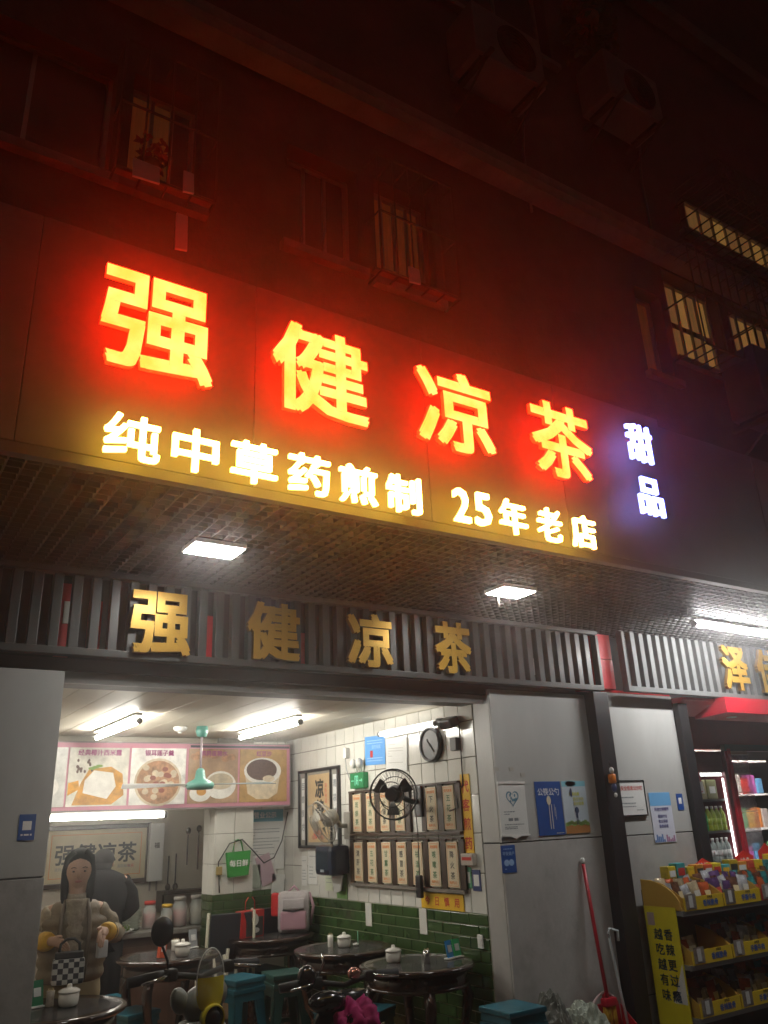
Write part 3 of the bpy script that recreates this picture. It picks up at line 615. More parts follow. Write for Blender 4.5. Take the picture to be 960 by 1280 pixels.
# signs
t = on_wall('vertical_sign', 'tall narrow yellow sign with red letters beside the doorway', 'sign', 'R', 4.735, 1.662, .1, .515, m=YEL, depth=.006)
print_on(t, lambda mb, y: text_into(mb, '代客煎药', 0, .4, .085, y, .02, vertical=True, step=1.45), INKR, 'lettering')
t = on_wall('small_sign', 'wide yellow sign with red letters below the tea plaques', 'sign', 'R', 5.09, 1.088, .5, .105, m=YEL, depth=.006)
def hs(mb, y):
    for i, ch in enumerate('今日慎用'): text_into(mb, ch, -.17+i*.115, .028, .062, y, .02)
print_on(t, hs, INKR, 'lettering')
for (y, z, w, h, m, lb) in ((7.02, 1.27, .17, .28, PAPER, 'white printed list taped below the framed picture'), (6.72, 1.25, .13, .32, mat('pale_green_sheet', (.55, .6, .45), .7), 'pale sheet with a green heart emblem beside the paper dispenser'), (6.5, 1.14, .17, .2, mat('green_leaf_sheet', (.22, .42, .14), .7, var=.4, scale=14), 'green and white leaflet under the paper dispenser'), (6.62, 1.36, .07, .1, mat('green_card', (.08, .3, .16), .6), 'small green card above the paper dispenser'), (7.18, 1.24, .1, .25, PAPER, 'narrow white slip in the tiled corner')):
    t = on_wall('paper_sheet', lb, 'sheet', 'R', y, z, w, h, 'sheets on the white tiles', m=m)
    print_on(t, lambda mb, yy: lines(mb, -w*.38, w*.36, [h*k for k in (.2, .3, .4, .5, .82)], .006, yy), INKGY)
    if 'emblem' in lb: print_on(t, lambda mb, yy: heart(mb, yy, 0, h*.7, .045, .5), mat('ink_olive', (.2, .3, .06), .7), k=2)
for (y, z, m, lb) in ((4.78, 1.25, mat('green_card', (.08, .3, .16), .6), 'small green card below the tall yellow sign'), (4.685, 1.235, mat('navy_card', (.03, .05, .16), .5), 'small navy card at the doorway edge')):
    t = on_wall('paper_sheet', lb, 'sheet', 'R', y, z, .085, .13, 'sheets on the white tiles', m=m); print_on(t, lambda mb, yy: (rect(mb, -.028, .03, .028, .1, yy)), PAPER)
t = thing('junction_box', 'grey junction box at the foot of the tall yellow sign', 'box', (XR-.002, 4.73, 1.33), -90)
MB().bbox((0, -.02, .035), (.13, .04, .075), .006).build('box', mat('box_beige', (.45, .4, .35), .5), t); MB().box(-.05, -.0425, .03, .05, -.0405, .05).build('label_strip', INKR, t)
t = thing('light_switch', 'white switch plate on the green tiles by the doorway', 'switch', (XR-.006, 4.68, .83), -90); MB().bbox((0, -.008, .04), (.05, .012, .08), .003).build('plate', M_white, t); MB().box(-.012, -.017, .025, .012, -.0142, .055).build('rocker', PAPER, t)
t = thing('wall_plug', 'white plug box with a hanging wire high on the tiles', 'socket', (XR-.001, 6.35, 2.16), -90); MB().bbox((0, -.02, .04), (.05, .04, .085), .005).build('box', M_white, t); MB().tube([(0, -.03, 0), (.0, -.02, -.1), (.06, -.012, -.22)], .003, 5).build('wire', INKGY, t)
# dispenser
t = thing('paper_dispenser', 'dark navy rounded paper towel dispenser on the tiles', 'dispenser', (XR-.001, 6.49, 1.225), -90)
MB().bbox((0, -.1, .12), (.3, .19, .24), .06).build('body', mat('navy_plastic', (.012, .018, .035), .25), t); MB().box(-.03, -.1985, .03, .03, -.1955, .05).build('label_plate', INKGY, t)
MB().prism([(-.1, -.0), (.1, 0), (.06, -.12), (-.04, -.14)], -.06, -.05).build('paper_tail', PAPER, t)
# wall fans
def wall_fan(label, mount, hub, face, rad, body, cage_m, blade_m):
    t = thing('wall_fan', label, 'fan', mount); o = Vector(mount); f = Vector(face).normalized(); h = Vector(hub)
    MB(o).bbox(o+Vector((-.02, 0, 0)), (.04, .1, .22), .01).build('wall_bracket', body, t)
    MB(o).tube([o+Vector((-.03, 0, 0)), o+Vector((-.1, 0, .0)), h-f*.1], .02, 8).build('arm', body, t)
    q = f.to_track_quat('Z', 'Y').to_matrix()
    def P(x, y, z): return h+q @ Vector((x, y, z))
    m = MB(o); k = 16
    m.add([], [])
    pr = [(.0, -.12), (.05, -.12), (.065, -.08), (.06, -.02), (.05, 0)]
    vs = [P(r*math.cos(2*math.pi*i/k), r*math.sin(2*math.pi*i/k), z) for r, z in pr for i in range(k)]
    m.add(vs, [(a*k+i, a*k+(i+1) % k, (a+1)*k+(i+1) % k, (a+1)*k+i) for a in range(len(pr)-1) for i in range(k)], True); m.build('motor', body, t)
    for b in range(3):
        a0 = b*2.094+.5; pts = []
        for s in range(8):
            u = s/7
            pts.append((u, .03+.01*u))
        bl_ = MB(o); vs = []
        for i in range(7):
            r = .04+(rad*.86-.04)*i/6; wd = .35+.55*math.sin(min(1, i/4)*1.57)*(1-.35*(i/6)**3); 
            for sgn in (0, 1): a = a0+(sgn-.5)*wd*.95; vs.append(P(r*math.cos(a), r*math.sin(a), .02+(sgn-.5)*.035))
        bl_.add(vs, [(2*i, 2*i+1, 2*i+3, 2*i+2) for i in range(6)], True); bl_.build('blade', blade_m, t)
    cg = MB(o)
    for z, rr in ((.0, 1.0), (.055, .96), (.08, .5), (-.05, .7)):
        cg.tube([P(rad*rr*math.cos(2*math.pi*i/28), rad*rr*math.sin(2*math.pi*i/28), z) for i in range(29)], .0035 if rr < 1 else .006, 5, False)
    for i in range(40):
        a = 2*math.pi*i/40; cg.tube([P(.03*math.cos(a), .03*math.sin(a), .085), P(rad*.5*math.cos(a+.1), rad*.5*math.sin(a+.1), .08), P(rad*.96*math.cos(a+.2), rad*.96*math.sin(a+.2), .055), P(rad*math.cos(a+.2), rad*math.sin(a+.2), 0), P(rad*.7*math.cos(a+.2), rad*.7*math.sin(a+.2), -.05)], .0012, 3, False)
    cg.build('guard', cage_m, t)
    cp = MB(o).add([P(.045*math.cos(2*math.pi*i/20), .045*math.sin(2*math.pi*i/20), .088) for i in range(20)]+[P(.045*math.cos(2*math.pi*i/20), .045*math.sin(2*math.pi*i/20), .08) for i in range(20)], [list(range(20)), list(range(20, 40))[::-1]]+[(i, (i+1) % 20, 20+(i+1) % 20, 20+i) for i in range(20)]); cp.build('badge', body, t)
    return t
M_fanb = mat('fan_black', (.02, .02, .022), .35); M_fang = mat('fan_silver', (.33, .31, .27), .35, metal=.3)
wall_fan('black wall fan facing the street over the tea plaques', (XR-.001, 5.28, 1.76), (3.45, 5.22, 1.812), (-.72, -.68, -.05), .175, M_fanb, M_fanb, M_fanb)
wall_fan('silver grey wall fan turned aside before the framed picture', (XR-.001, 6.34, 1.61), (3.46, 6.3, 1.65), (-.96, .1, -.42), .17, M_fang, M_fang, mat('fan_pale', (.4, .38, .33), .4))
t = thing('desk_phone', 'small black handset hanging from a cord on the plaque rack', 'handset', (XR-.045, 5.28, 1.14), -90); MB().bbox((0, -.015, .04), (.06, .03, .15), .008).build('body', M_fanb, t); MB().tube([(0, -.01, .11), (.01, -.012, .4), (0, -.02, .6)], .004, 5).build('cord', M_fanb, t)
# lamp bracket with cables near the doorway
t = thing('spot_lamp', 'dark lamp head on a bracket with loose cables by the doorway', 'lamp', (XR, 4.8, 2.2), -90)
MB().bbox((0, -.06, .08), (.12, .1, .07), .015, (R(20), 0, R(10))).build('head', M_fanb, t); MB().tube([(-.05, -.06, .09), (-.13, -.06, .1)], .03, 8).build('snout', M_fanb, t)
MB().tube([(.05, -.01, .06), (.055, -.012, -.1), (.05, -.012, -.35), (-.02, -.02, -.42), (.0, -.03, -.5), (-.1, -.03, -.52)], .005, 5).build('cable', M_fanb, t); MB().bbox((.0, -.02, -.07), (.07, .04, .09), .006).build('socket_box', mat('dark_box', (.05, .05, .05), .5), t)
# ---- dessert menu board
mn = thing('menu_board', 'long pink edged dessert menu board with food pictures', 'menu', (2.4, 7.4, 1.8)); o = mn.location
PINK = mat('pink_border', (.6, .25, .34), .4, var=.12, scale=3)
MB(o).bbox((2.38, 7.37, 2.085), (2.58, .08, .57), .006).build('casing', mat('menu_casing', (.3, .27, .25), .5), mn)
MB(o).box(1.1, 7.322, 1.815, 3.655, 7.329, 2.355).build('border', PINK, mn)
MB(o).box(2.66, 7.318, 2.325, 3.65, 7.3215, 2.345).build('dark_strip', mat('menu_strip', (.05, .06, .09), .5), mn)
SEG = [(1.1, 1.6), (1.615, 2.11), (2.13, 2.62), (2.645, 3.12), (3.14, 3.62)]
bgs = [(.78, .78, .74), (.78, .76, .68), (.8, .78, .74), (.38, .24, .14), (.5, .3, .1)]; ttl = ['红豆西米露', '经典椰汁西米露', '银耳莲子羹', '鹌鹑蛋糖水', '红豆沙']
for i, (a, b) in enumerate(SEG):
    p = MB(o).box(a, 7.315, 1.845, b, 7.3212, 2.315).build('picture_panel', mat('panel_bg%d' % i, bgs[i], .3, var=.4, scale=9), mn)
    l = MB(); l.off = o; text_into(l, ttl[i], (a+b)/2, 2.255, .052, 7.3095, .02); l.build('lettering', INKP, p)
def pic(i, items):
    par = [c for c in mn.children if c.name.startswith('picture_panel')][i]; a, b = SEG[i]
    for k, (fn, m) in enumerate(items):
        l = MB(); l.off = o; fn(l, 7.3145-.0006*(k+1), (a+b)/2); l.build('food_print', m, par)
P1 = mat('print_orange', (.72, .36, .06), .4, var=.5, scale=14); P2 = mat('print_white', (.82, .8, .75), .4, var=.2, scale=12); P3 = mat('print_bean', (.12, .06, .045), .4, var=.8, scale=60); P4 = mat('print_mix', (.5, .26, .13), .4, var=.7, scale=24); P5 = mat('print_cream', (.65, .55, .4), .4, var=.35, scale=16)
def poly(mb, pts, y): mb.add([(a, y, b) for a, b in pts], [list(range(len(pts)))])
pic(0, [(lambda l, y, c: disc(l, c, 2.0, .2, .11, y), P2)])
pic(1, [(lambda l, y, c: poly(l, [(c-.2, 1.855), (c+.12, 1.855), (c+.22, 1.93), (c+.2, 2.1), (c+.1, 2.16), (c-.08, 2.14), (c-.14, 2.03)], y), P1), (lambda l, y, c: poly(l, [(c-.12, 1.95), (c+.08, 1.9), (c+.15, 2.0), (c+.12, 2.11), (c-.04, 2.13), (c-.11, 2.05)], y), P2),
        (lambda l, y, c: poly(l, [(c-.24, 1.93), (c-.15, 1.98), (c-.16, 2.05), (c-.24, 2.03)], y), P1), (lambda l, y, c: [disc(l, c-.2+rnd.uniform(0, .16), 2.1+rnd.uniform(0, .13), .01, .014, y-.00002*q, 7) for q in range(14)], P3), (lambda l, y, c: [disc(l, c-.06+.03*q, 2.145+.01*q, .03, .012, y, 9) for q in range(3)], mat('print_leaf', (.2, .34, .08), .5))])
pic(2, [(lambda l, y, c: disc(l, c, 2.03, .21, .2, y), P5), (lambda l, y, c: disc(l, c, 2.03, .19, .18, y), P4), (lambda l, y, c: [disc(l, c+rnd.uniform(-.14, .14), 2.03+rnd.uniform(-.13, .13), .03, .025, y-.00003*q, 9) for q in range(16)], P5), (lambda l, y, c: [disc(l, c+rnd.uniform(-.13, .13), 2.03+rnd.uniform(-.14, .14), .028, .02, y-.00003*q, 9) for q in range(10)], mat('print_date', (.22, .05, .03), .4))])
pic(3, [(lambda l, y, c: [disc(l, c-.2+rnd.uniform(0, .4), 2.24+rnd.uniform(-.05, .05), .04, .03, y-.00003*q, 9) for q in range(14)], P4), (lambda l, y, c: disc(l, c+.07, 2.0, .15, .12, y), P2), (lambda l, y, c: disc(l, c+.07, 2.03, .12, .07, y), P5), (lambda l, y, c: disc(l, c-.12, 1.93, .1, .07, y), P2), (lambda l, y, c: disc(l, c-.11, 1.945, .045, .035, y), P1)])
pic(4, [(lambda l, y, c: poly(l, [(c-.19, 2.1), (c+.17, 2.1), (c+.14, 1.92), (c+.05, 1.87), (c-.07, 1.87), (c-.16, 1.92)], y), P5), (lambda l, y, c: disc(l, c-.01, 2.12, .19, .12, y), P2), (lambda l, y, c: disc(l, c-.02, 2.13, .155, .095, y), P3), (lambda l, y, c: disc(l, c+.05, 2.05, .06, .03, y), P5)])
# ---- plaque in the kitchen
pq = thing('shop_plaque', 'wide cream plaque with black brush lettering in a wooden frame', 'plaque', (2.35, 9.08, 1.17)); 
MB().box(-.5, -.03, .02, .5, -.005, .5).build('board', mat('plaque_cream', (.58, .5, .33), .5, var=.12, scale=5), pq)
for a in ((-.545, -.03, -.5, .55), (.5, -.03, .545, .55)): MB().bbox(((a[0]+a[2])/2, -.03, .26), (.045, .05, .58), .008).build('frame_bar', M_wood, pq)
for z in (-.005, .525): MB().bbox((0, -.03, z), (.998, .048, .045), .008).build('frame_bar', M_wood, pq)
ln = MB(); [ln.box(x0, -.032, z0, x1, -.0305, z1) for x0, z0, x1, z1 in ((-.45, .06, .45, .066), (-.45, .455, .45, .461), (-.45, .067, -.444, .454), (.444, .067, .45, .454))]; ln.build('inner_line', INKO, pq)
l = MB()
for i, ch in enumerate('强健凉茶'): text_into(l, ch, -.31+i*.205, .2, .2, -.032, .018)
l.build('lettering', INK, pq)
for x in (-.33, -.1, .28, .35): 
    l = MB(); text_into(l, '清热解毒' if x < .3 else '甲辰', x, .13, .035, -.032); l.build('small_lettering', INKR if x > .3 else INKGY, pq)
t = thing('wall_cabinet', 'narrow white cabinet beside the brush lettered plaque', 'cabinet', (2.94, 9.09, 1.15)); MB().bbox((0, -.06, .28), (.15, .12, .56), .01).build('body', PAPER, t); l = MB(); text_into(l, '福', 0, .32, .06, -.1215, .02); l.build('lettering', INK, t); [MB().box(x, -.06, -.09, x+.015, -.045, 0).build('hook', M_al, t) for x in (-.04, .03)]
# ceiling fan and smoke detector
cf = thing('ceiling_fan', 'green ceiling fan on a thin rod', 'fan', (2.47, 6.55, 2.42)); GRN = mat('fan_green', (.06, .2, .165), .35)
MB().lathe([(.045, 0), (.05, -.04), (.04, -.08), (.015, -.085)], n=20).build('canopy', GRN, cf); MB().tube([(0, 0, -.08), (0, 0, -.36)], .01, 8).build('rod', mat('fan_rod', (.25, .2, .22), .4), cf)
MB().lathe([(.02, -.33), (.035, -.35), (.045, -.41), (.105, -.44), (.115, -.465), (.1, -.49), (.03, -.495), (.0, -.495)], n=28).build('motor', GRN, cf)
for b, (a0, m) in enumerate(((2.9, M_white), (-.15, mat('blade_dark', (.05, .07, .07), .4)), (1.3, M_white))):
    d = Vector((math.cos(a0), math.sin(a0), 0)); s = Vector((-d.y, d.x, .1)).normalized(); vs = []
    for i in range(6): r = .1+.1*i; wd = .035+.02*min(i, 4); c_ = d*r+Vector((0, 0, -.455)); vs += [c_-s*wd, c_+s*wd]
    bl_ = MB().add(vs+[v+Vector((0, 0, .004)) for v in vs], [(2*i, 2*i+1, 2*i+3, 2*i+2) for i in range(5)]+[(12+2*i, 14+2*i, 15+2*i, 13+2*i) for i in range(5)]+[(0, 12, 13, 1), (10, 11, 23, 22)]+[(2*i, 2*i+2, 14+2*i, 12+2*i) for i in range(5)]+[(2*i+1, 13+2*i, 15+2*i, 2*i+3) for i in range(5)], False); bl_.build('blade', m, cf)
t = thing('smoke_detector', 'round white smoke detector on the ceiling', 'detector', (2.31, 6.62, 2.42)); MB().lathe([(.055, 0), (.055, -.015), (.045, -.03), (.02, -.04), (0, -.04)], n=20).build('body', M_white, t); MB().lathe([(.02, -.041), (.012, -.052), (0, -.052)], n=12).build('sensor', PAPER, t)
# ================================================================ furniture
M_marb = mat('table_marble', (.2, .19, .19), .12, var=.45, scale=7, coat=.4)
def make_table():
    t = thing('round_table', 'x', 'table', (0, 0, 0), 0, 'round wooden tea tables')
    MB().lathe([(0, .725), (.33, .725), (.365, .735), (.375, .748), (.37, .76), (.345, .765), (.33, .76), (.285, .76)], n=40).build('table_rim', M_woodr, t)
    MB().lathe([(.286, .7605), (.0, .7605)], n=40).build('marble_inset', M_marb, t)
    MB().lathe([(.31, .63), (.325, .64), (.32, .72), (.3, .724)], n=40).build('apron', M_woodr, t)
    bd = MB().lathe([(.322, .635), (.335, .645), (.322, .655)], n=40); bd.build('moulding', M_woodr, t)
    for k in range(4):
        a = math.pi/4+k*math.pi/2; c, s = math.cos(a), math.sin(a)
        pts = [(.29, .66), (.33, .56), (.3, .42), (.22, .28), (.2, .16), (.26, .06), (.31, .015)]
        MB().tube([(r*c, r*s, z) for r, z in pts], [.035, .038, .03, .024, .022, .026, .03], 8).build('leg', M_woodr, t)
    MB().lathe([(0, .17), (.2, .17), (.21, .185), (.2, .2), (0, .2)], n=28).build('stretcher_shelf', M_woodr, t)
    return t
tb0 = make_table()
TB = [(1.17, 5.12, 'round dark table before the woman in the quilted jacket'), (3.33, 4.85, 'round dark table with blue and green payment stands'), (3.36, 5.83, 'round dark table with a small spoon and white jars on it'), (3.3, 6.99, 'round dark table carrying the backpack and the red gift bag'), (2.28, 6.55, 'round dark table with the orange red carton on it')]
for i, (x, y, lb) in enumerate(TB):
    o = tb0 if i == 0 else dup(tb0); o.location = (x, y, .013); o.rotation_euler.z = i*.4; o['label'] = lb
TZ = .776
# stools
def make_stool(m):
    t = thing('plastic_stool', 'x', 'stool', (0, 0, 0), 0, 'plastic stools'); s1, s2, h = .13, .165, .45
    MB().bbox((0, 0, h-.015), (2*s1+.02, 2*s1+.02, .03), .012).build('seat', m, t)
    rim = MB()
    for k in range(4):
        a = k*math.pi/2; q = Matrix.Rotation(a, 3, 'Z')
        pts = [(-s1, -s1, h-.03), (s1, -s1, h-.03), (s1+.004, -s1-.004, h-.07), (-s1-.004, -s1-.004, h-.07)]
        rim.add([q @ Vector(p) for p in pts]+[q @ (Vector(p)+Vector((0, .006, 0))) for p in pts], [(0, 1, 2, 3), (4, 7, 6, 5), (3, 2, 6, 7), (0, 4, 5, 1)])
    rim.build('apron', m, t)
    for sx in (-1, 1):
        for sy in (-1, 1):
            w_ = .034; T = Vector((sx*(s1-.012), sy*(s1-.012), h-.03)); B_ = Vector((sx*s2, sy*s2, 0)); l = MB()
            for ax in (0, 1):
                d = Vector((-sx*w_*1.5, 0, 0)) if ax == 0 else Vector((0, -sy*w_*1.5, 0)); n = Vector((0, -sy*.008, 0)) if ax == 0 else Vector((-sx*.008, 0, 0))
                v = [T, T+d*1.5, B_+d*.7, B_]; l.add(v+[p+n for p in v], [(0, 1, 2, 3), (4, 7, 6, 5), (0, 4, 5, 1), (1, 5, 6, 2), (2, 6, 7, 3), (3, 7, 4, 0)])
            l.build('leg', m, t)
    MB().box(-s2*.9, -s2*.93, .15, s2*.9, -s2*.93+.006, .175).build('crossbar', m, t); MB().box(-s2*.9, s2*.93-.006, .15, s2*.9, s2*.93, .175).build('crossbar', m, t)
    return t
TEAL = mat('teal_plastic', (.015, .1, .14), .35, var=.1); GREENP = mat('green_plastic', (.02, .075, .065), .35, var=.1)
st0 = make_stool(TEAL); st1 = make_stool(GREENP); used = set()
def stool(src, x, y, z, rz, lb, sc=(1, 1, 1)):
    o = src if src not in used else dup(src); used.add(src); o.location = (x, y, z); o.rotation_euler.z = R(rz); o['label'] = lb; o.scale = sc; return o
TALL = (1, 1, 1.2)
for k in range(2): stool(st0, 2.72, 6.27, .013+.06*k, 12+3*k, ['lower teal stool of the stack of two beside the yellow windscreen', 'upper teal stool of the stack of two beside the yellow windscreen'][k], TALL)
for k in range(2): stool(st1, 3.06, 6.2, .013+.06*k, -8+2*k, ['lower dark green stool of the stack under the backpack table', 'upper dark green stool of the stack under the backpack table'][k], TALL)
stool(st0, 2.02, 6.5, .013, 20, 'teal stool tucked under the table with the orange red carton'); stool(st0, 2.0, 7.1, .013, 5, 'teal stool behind the table with the orange red carton')
stool(st0, 3.28, 5.38, .013, 30, 'teal stool between the two tables along the green tiles'); stool(st0, 3.08, 5.45, .013, -15, 'teal stool beside the table with the small spoon')
for k in range(3): stool(st0, 3.52, 4.17, .0+.075*k, 8-4*k, ['bottom teal stool of the stack against the poster pillar', 'middle teal stool of the stack against the poster pillar', 'top teal stool of the stack against the poster pillar'][k])
# table ware
PORC = mat('porcelain', (.7, .68, .63), .2, var=.05)
def pot(x, y, lb, s=1.0):
    t = thing('sugar_pot', lb, 'pot', (x, y, TZ-.002), rnd.random()*360, 'small white lidded pots')
    MB().lathe([(.032*s, 0), (.046*s, .008), (.05*s, .03*s), (.05*s, .06*s), (.047*s, .062*s)], n=20).build('bowl', PORC, t); MB().lathe([(.053*s, .0625*s), (.053*s, .072*s), (.035*s, .082*s), (.014*s, .084*s), (.013*s, .095*s), (.01*s, .102*s), (0, .103*s)], n=20).build('lid', PORC, t)
pot(3.237, 4.98, 'white lidded pot on the table with payment stands'); pot(3.36, 5.83, 'white lidded pot beside the small spoon'); pot(2.33, 6.4, 'white lidded pot beside the orange red carton', 1.1); pot(1.245, 5.13, 'white lidded pot before the woman', 1.05)
def holder(x, y, lb, m, h=.075, r=.02):
    t = thing('toothpick_holder', lb, 'holder', (x, y, TZ-.002), 0, 'toothpick holders'); MB().lathe([(r, 0), (r*1.05, .004), (r, h*.5), (r*1.1, h), (r*.9, h), (r*.85, h-.01)], n=16).build('cup', m, t)
    p = MB()
    for k in range(7): a = k*.9; p.tube([(r*.4*math.cos(a), r*.4*math.sin(a), .02), (r*.7*math.cos(a), r*.7*math.sin(a), h+.012)], .0012, 4)
    p.build('toothpicks', mat('bamboo', (.5, .38, .2), .6), t)['kind'] = 'stuff'
STEEL = mat('steel', (.5, .5, .5), .25, metal=.9)
holder(3.36, 4.78, 'shiny toothpick holder on the table with payment stands', STEEL); holder(3.3, 5.93, 'pale toothpick holder beside the small spoon', PORC, .08); holder(1.165, 5.2, 'patterned toothpick holder before the woman', mat('tin', (.35, .3, .25), .35, var=.5, scale=40)); holder(2.4, 6.75, 'pale cup with sticks beside the orange red carton', PORC, .07, .03)
t = thing('soup_spoon', 'white soup spoon with green stick on the tea table', 'spoon', (3.46, 5.83, TZ)); MB().ell((0, 0, .008), (.025, .018, .01)).build('bowl', PORC, t); MB().tube([(.02, 0, .01), (.03, .02, .09)], .004, 6).build('handle', mat('green_stick', (.1, .3, .2), .4), t)
def stand(x, y, rz, m, lb, h=.1):
    t = thing('payment_stand', lb, 'stand', (x, y, TZ), rz, 'payment stands'); MB().bbox((0, 0, .004), (.075, .05, .008), .002).build('base', M_white, t); MB().cbox((0, .005, h/2+.008), (.07, .004, h), (R(-12), 0, 0)).build('card', m, t); MB().cbox((0, -.0005, h*.6), (.04, .002, .042), (R(-12), 0, 0)).build('white_square', PAPER, t)
stand(3.56, 4.8, 20, mat('pay_blue', (.03, .25, .6), .4), 'blue payment stand on the table by the doorway'); stand(3.635, 4.82, 10, mat('pay_green', (.04, .38, .14), .4), 'green payment stand on the table by the doorway'); stand(1.1, 5.22, 15, mat('pay_dkgreen', (.02, .17, .08), .4), 'dark green payment stand before the woman', .12)
stand(2.54, 6.75, 10, mat('pay_grey', (.3, .32, .34), .4), 'pale grey card stand on the table with the carton', .12)
t = thing('carton', 'small orange red paper carton standing on the table', 'carton', (2.19, 6.44, TZ), 20); MB().cbox((0, 0, .055), (.055, .03, .11), (0, R(6), 0)).build('body', mat('carton_red', (.6, .09, .03), .5), t); MB().cbox((0, -.0165, .06), (.035, .002, .04), (0, R(6), 0)).build('label_patch', M_white, t)
# gift bag and backpack
t = thing('gift_bag', 'red paper gift bag with black front and white flower print', 'bag', (3.12, 6.99, TZ), 12); MB().prism([(-.11, 0), (.11, 0), (.115, .2), (-.115, .2)], -.045, .045).build('body', mat('gift_red', (.5, .02, .02), .4), t)
MB().prism([(-.07, .008), (.1, .008), (.104, .15), (-.07, .15)], -.048, -.0458).build('black_panel', INK, t); l = MB(); disc(l, .02, .13, .035, .045, -.0485); disc(l, .03, .05, .035, .02, -.0485); l.build('flower_print', PAPER, t)
for s in (-1, 1): MB().tube([(s*.05, 0, .2), (s*.045, 0, .27), (s*.02, 0, .3)], .004, 5).build('handle', mat('gift_red', (.5, .02, .02), .4), t)
t = thing('schoolbag', 'silver pink schoolbag with red trim leaning on the wall', 'backpack', (3.5, 6.93, TZ), -30); BP = mat('bag_silver', (.5, .46, .47), .4, var=.25, scale=9); BPK = mat('bag_pink', (.45, .26, .32), .5, var=.2)
MB().bbox((0, .03, .16), (.27, .15, .32), .06).build('body', BP, t); MB().bbox((0, -.06, .1), (.22, .06, .14), .03).build('front_pocket', BPK, t); MB().bbox((0, -.055, .225), (.19, .04, .08), .02).build('upper_pocket', BP, t)
MB().tube([(-.09, -.085, .185), (0, -.09, .17), (.09, -.085, .185)], .006, 6).build('zip', INK, t); MB().tube([(-.05, .05, .31), (0, .05, .36), (.05, .05, .31)], .01, 6).build('handle', BPK, t)
MB().bbox((-.16, .05, .22), (.07, .1, .18), .03).build('side_flap', mat('gift_red', (.5, .02, .02), .4), t); MB().tube([(.13, .06, .3), (.17, .0, .2), (.14, .03, .05)], .014, 6).build('strap', BPK, t)
# chairs at the back
def chair(x, y, rz, lb):
    t = thing('folding_chair', lb, 'chair', (x, y, .013), rz, 'chairs at the back of the tea shop'); W = mat('chair_frame', (.45, .42, .33), .4); K = mat('chair_seat', (.02, .022, .03), .6)
    MB().bbox((0, 0, .45), (.4, .4, .04), .015).build('seat', K, t); MB().bbox((0, .2, .78), (.34, .03, .36), .02, (R(-8), 0, 0)).build('backrest', K, t)
    for s in (-1, 1): MB().tube([(s*.19, .23, .97), (s*.2, .19, .5), (s*.2, .1, .02)], .013, 6).build('leg', W, t); MB().tube([(s*.19, -.18, .45), (s*.2, -.2, .01)], .013, 6).build('leg', W, t)
chair(2.98, 7.18, 170, 'black padded chair with pale frame before the tiled column'); chair(3.35, 7.33, 185, 'black padded chair with pale frame behind the gift bag')
fc = thing('folded_chair', 'pale folded chair leaning under the table', 'chair', (2.86, 6.9, .013), 10)
for k, s in enumerate((-1, 1)): MB().tube([(s*.05, 0, .02), (s*.05+.12, .05, .7)], .016, 6).build('leg', mat('chair_frame', (.45, .42, .33), .4), fc); MB().tube([(s*.05+.08, 0, .02), (s*.05-.02, .05, .66)], .014, 6).build('leg', mat('chair_frame', (.45, .42, .33), .4), fc)
MB().cbox((.06, .03, .36), (.2, .02, .3), (R(-4), R(9), 0)).build('seat', mat('folded_wood', (.25, .17, .09), .5), fc)
# counter with jars
cn = thing('serving_counter', 'low dark counter with jars and bowls at the back', 'counter', (2.6, 8.0, 0)); o = cn.location
MB(o).bbox((2.55, 8.05, .79), (1.5, .5, .04), .006).build('top', mat('counter_top', (.2, .19, .17), .3, var=.3), cn); MB(o).box(1.82, 7.84, .02, 3.28, 8.28, .768).build('cabinet', mat('counter_wood', (.06, .035, .025), .5, var=.3), cn)
for x in (2.0, 2.5, 3.0): MB(o).box(x-.2, 7.832, .1, x+.24, 7.838, .7).build('door', mat('counter_door', (.08, .045, .03), .4, var=.3), cn)
JAR = mat('jar_glass', (.75, .8, .75), .05, alpha=.35)
def jar(x, y, fill, lid, lb, s=1):
    t = thing('storage_jar', lb, 'jar', (x, y, .81), 0, 'glass jars on the counter'); MB().lathe([(.06*s, .0), (.068*s, .01), (.068*s, .17*s), (.05*s, .2*s), (.05*s, .215*s)], n=18).build('glass', JAR, t); MB().lathe([(.06*s, .005), (.062*s, .1*s), (.06*s, .13*s), (0, .135*s)], n=18).build('contents', fill, t); MB().lathe([(.056*s, .2155*s), (.058*s, .24*s), (.05*s, .25*s), (0, .251*s)], n=18).build('lid', lid, t)
J1 = mat('jar_red', (.45, .05, .06), .6, var=.4, scale=30); J2 = mat('jar_amber', (.4, .18, .05), .6, var=.4, scale=30); J3 = mat('jar_pale', (.5, .42, .3), .6, var=.3, scale=30); LG = mat('lid_yellow', (.6, .38, .03), .5); LR = mat('lid_clear', (.3, .28, .25), .3)
jar(2.72, 7.92, J2, LG, 'squat jar with yellow lid next to the red filled jars', .8); jar(2.86, 7.98, J1, LR, 'glass jar with red contents and pale lid'); jar(3.04, 8.02, J3, LR, 'glass jar with pale contents and clear lid'); jar(2.62, 8.1, J1, mat('lid_red', (.4, .03, .02), .5), 'jar with red lid at the counter middle', .9); jar(3.2, 8.0, J2, LG, 'dark jar with yellow lid at the counter end', .85)
for x, y, s, lb in ((2.32, 7.95, 1.0, 'tall stack of pale takeaway bowls under clear film'), (2.45, 8.05, .75, 'lower stack of pale takeaway bowls')):
    t = thing('bowl_stack', lb, 'bowls', (x, y, .81), 0, 'stacked takeaway bowls')
    for k in range(8): MB().lathe([(.05, .03*k*s), (.08, .03*k*s+.025), (.082, .03*k*s+.027), (.05, .03*k*s+.008)], n=18).build('bowl', mat('bowl_pale', (.5, .52, .46), .4), t)
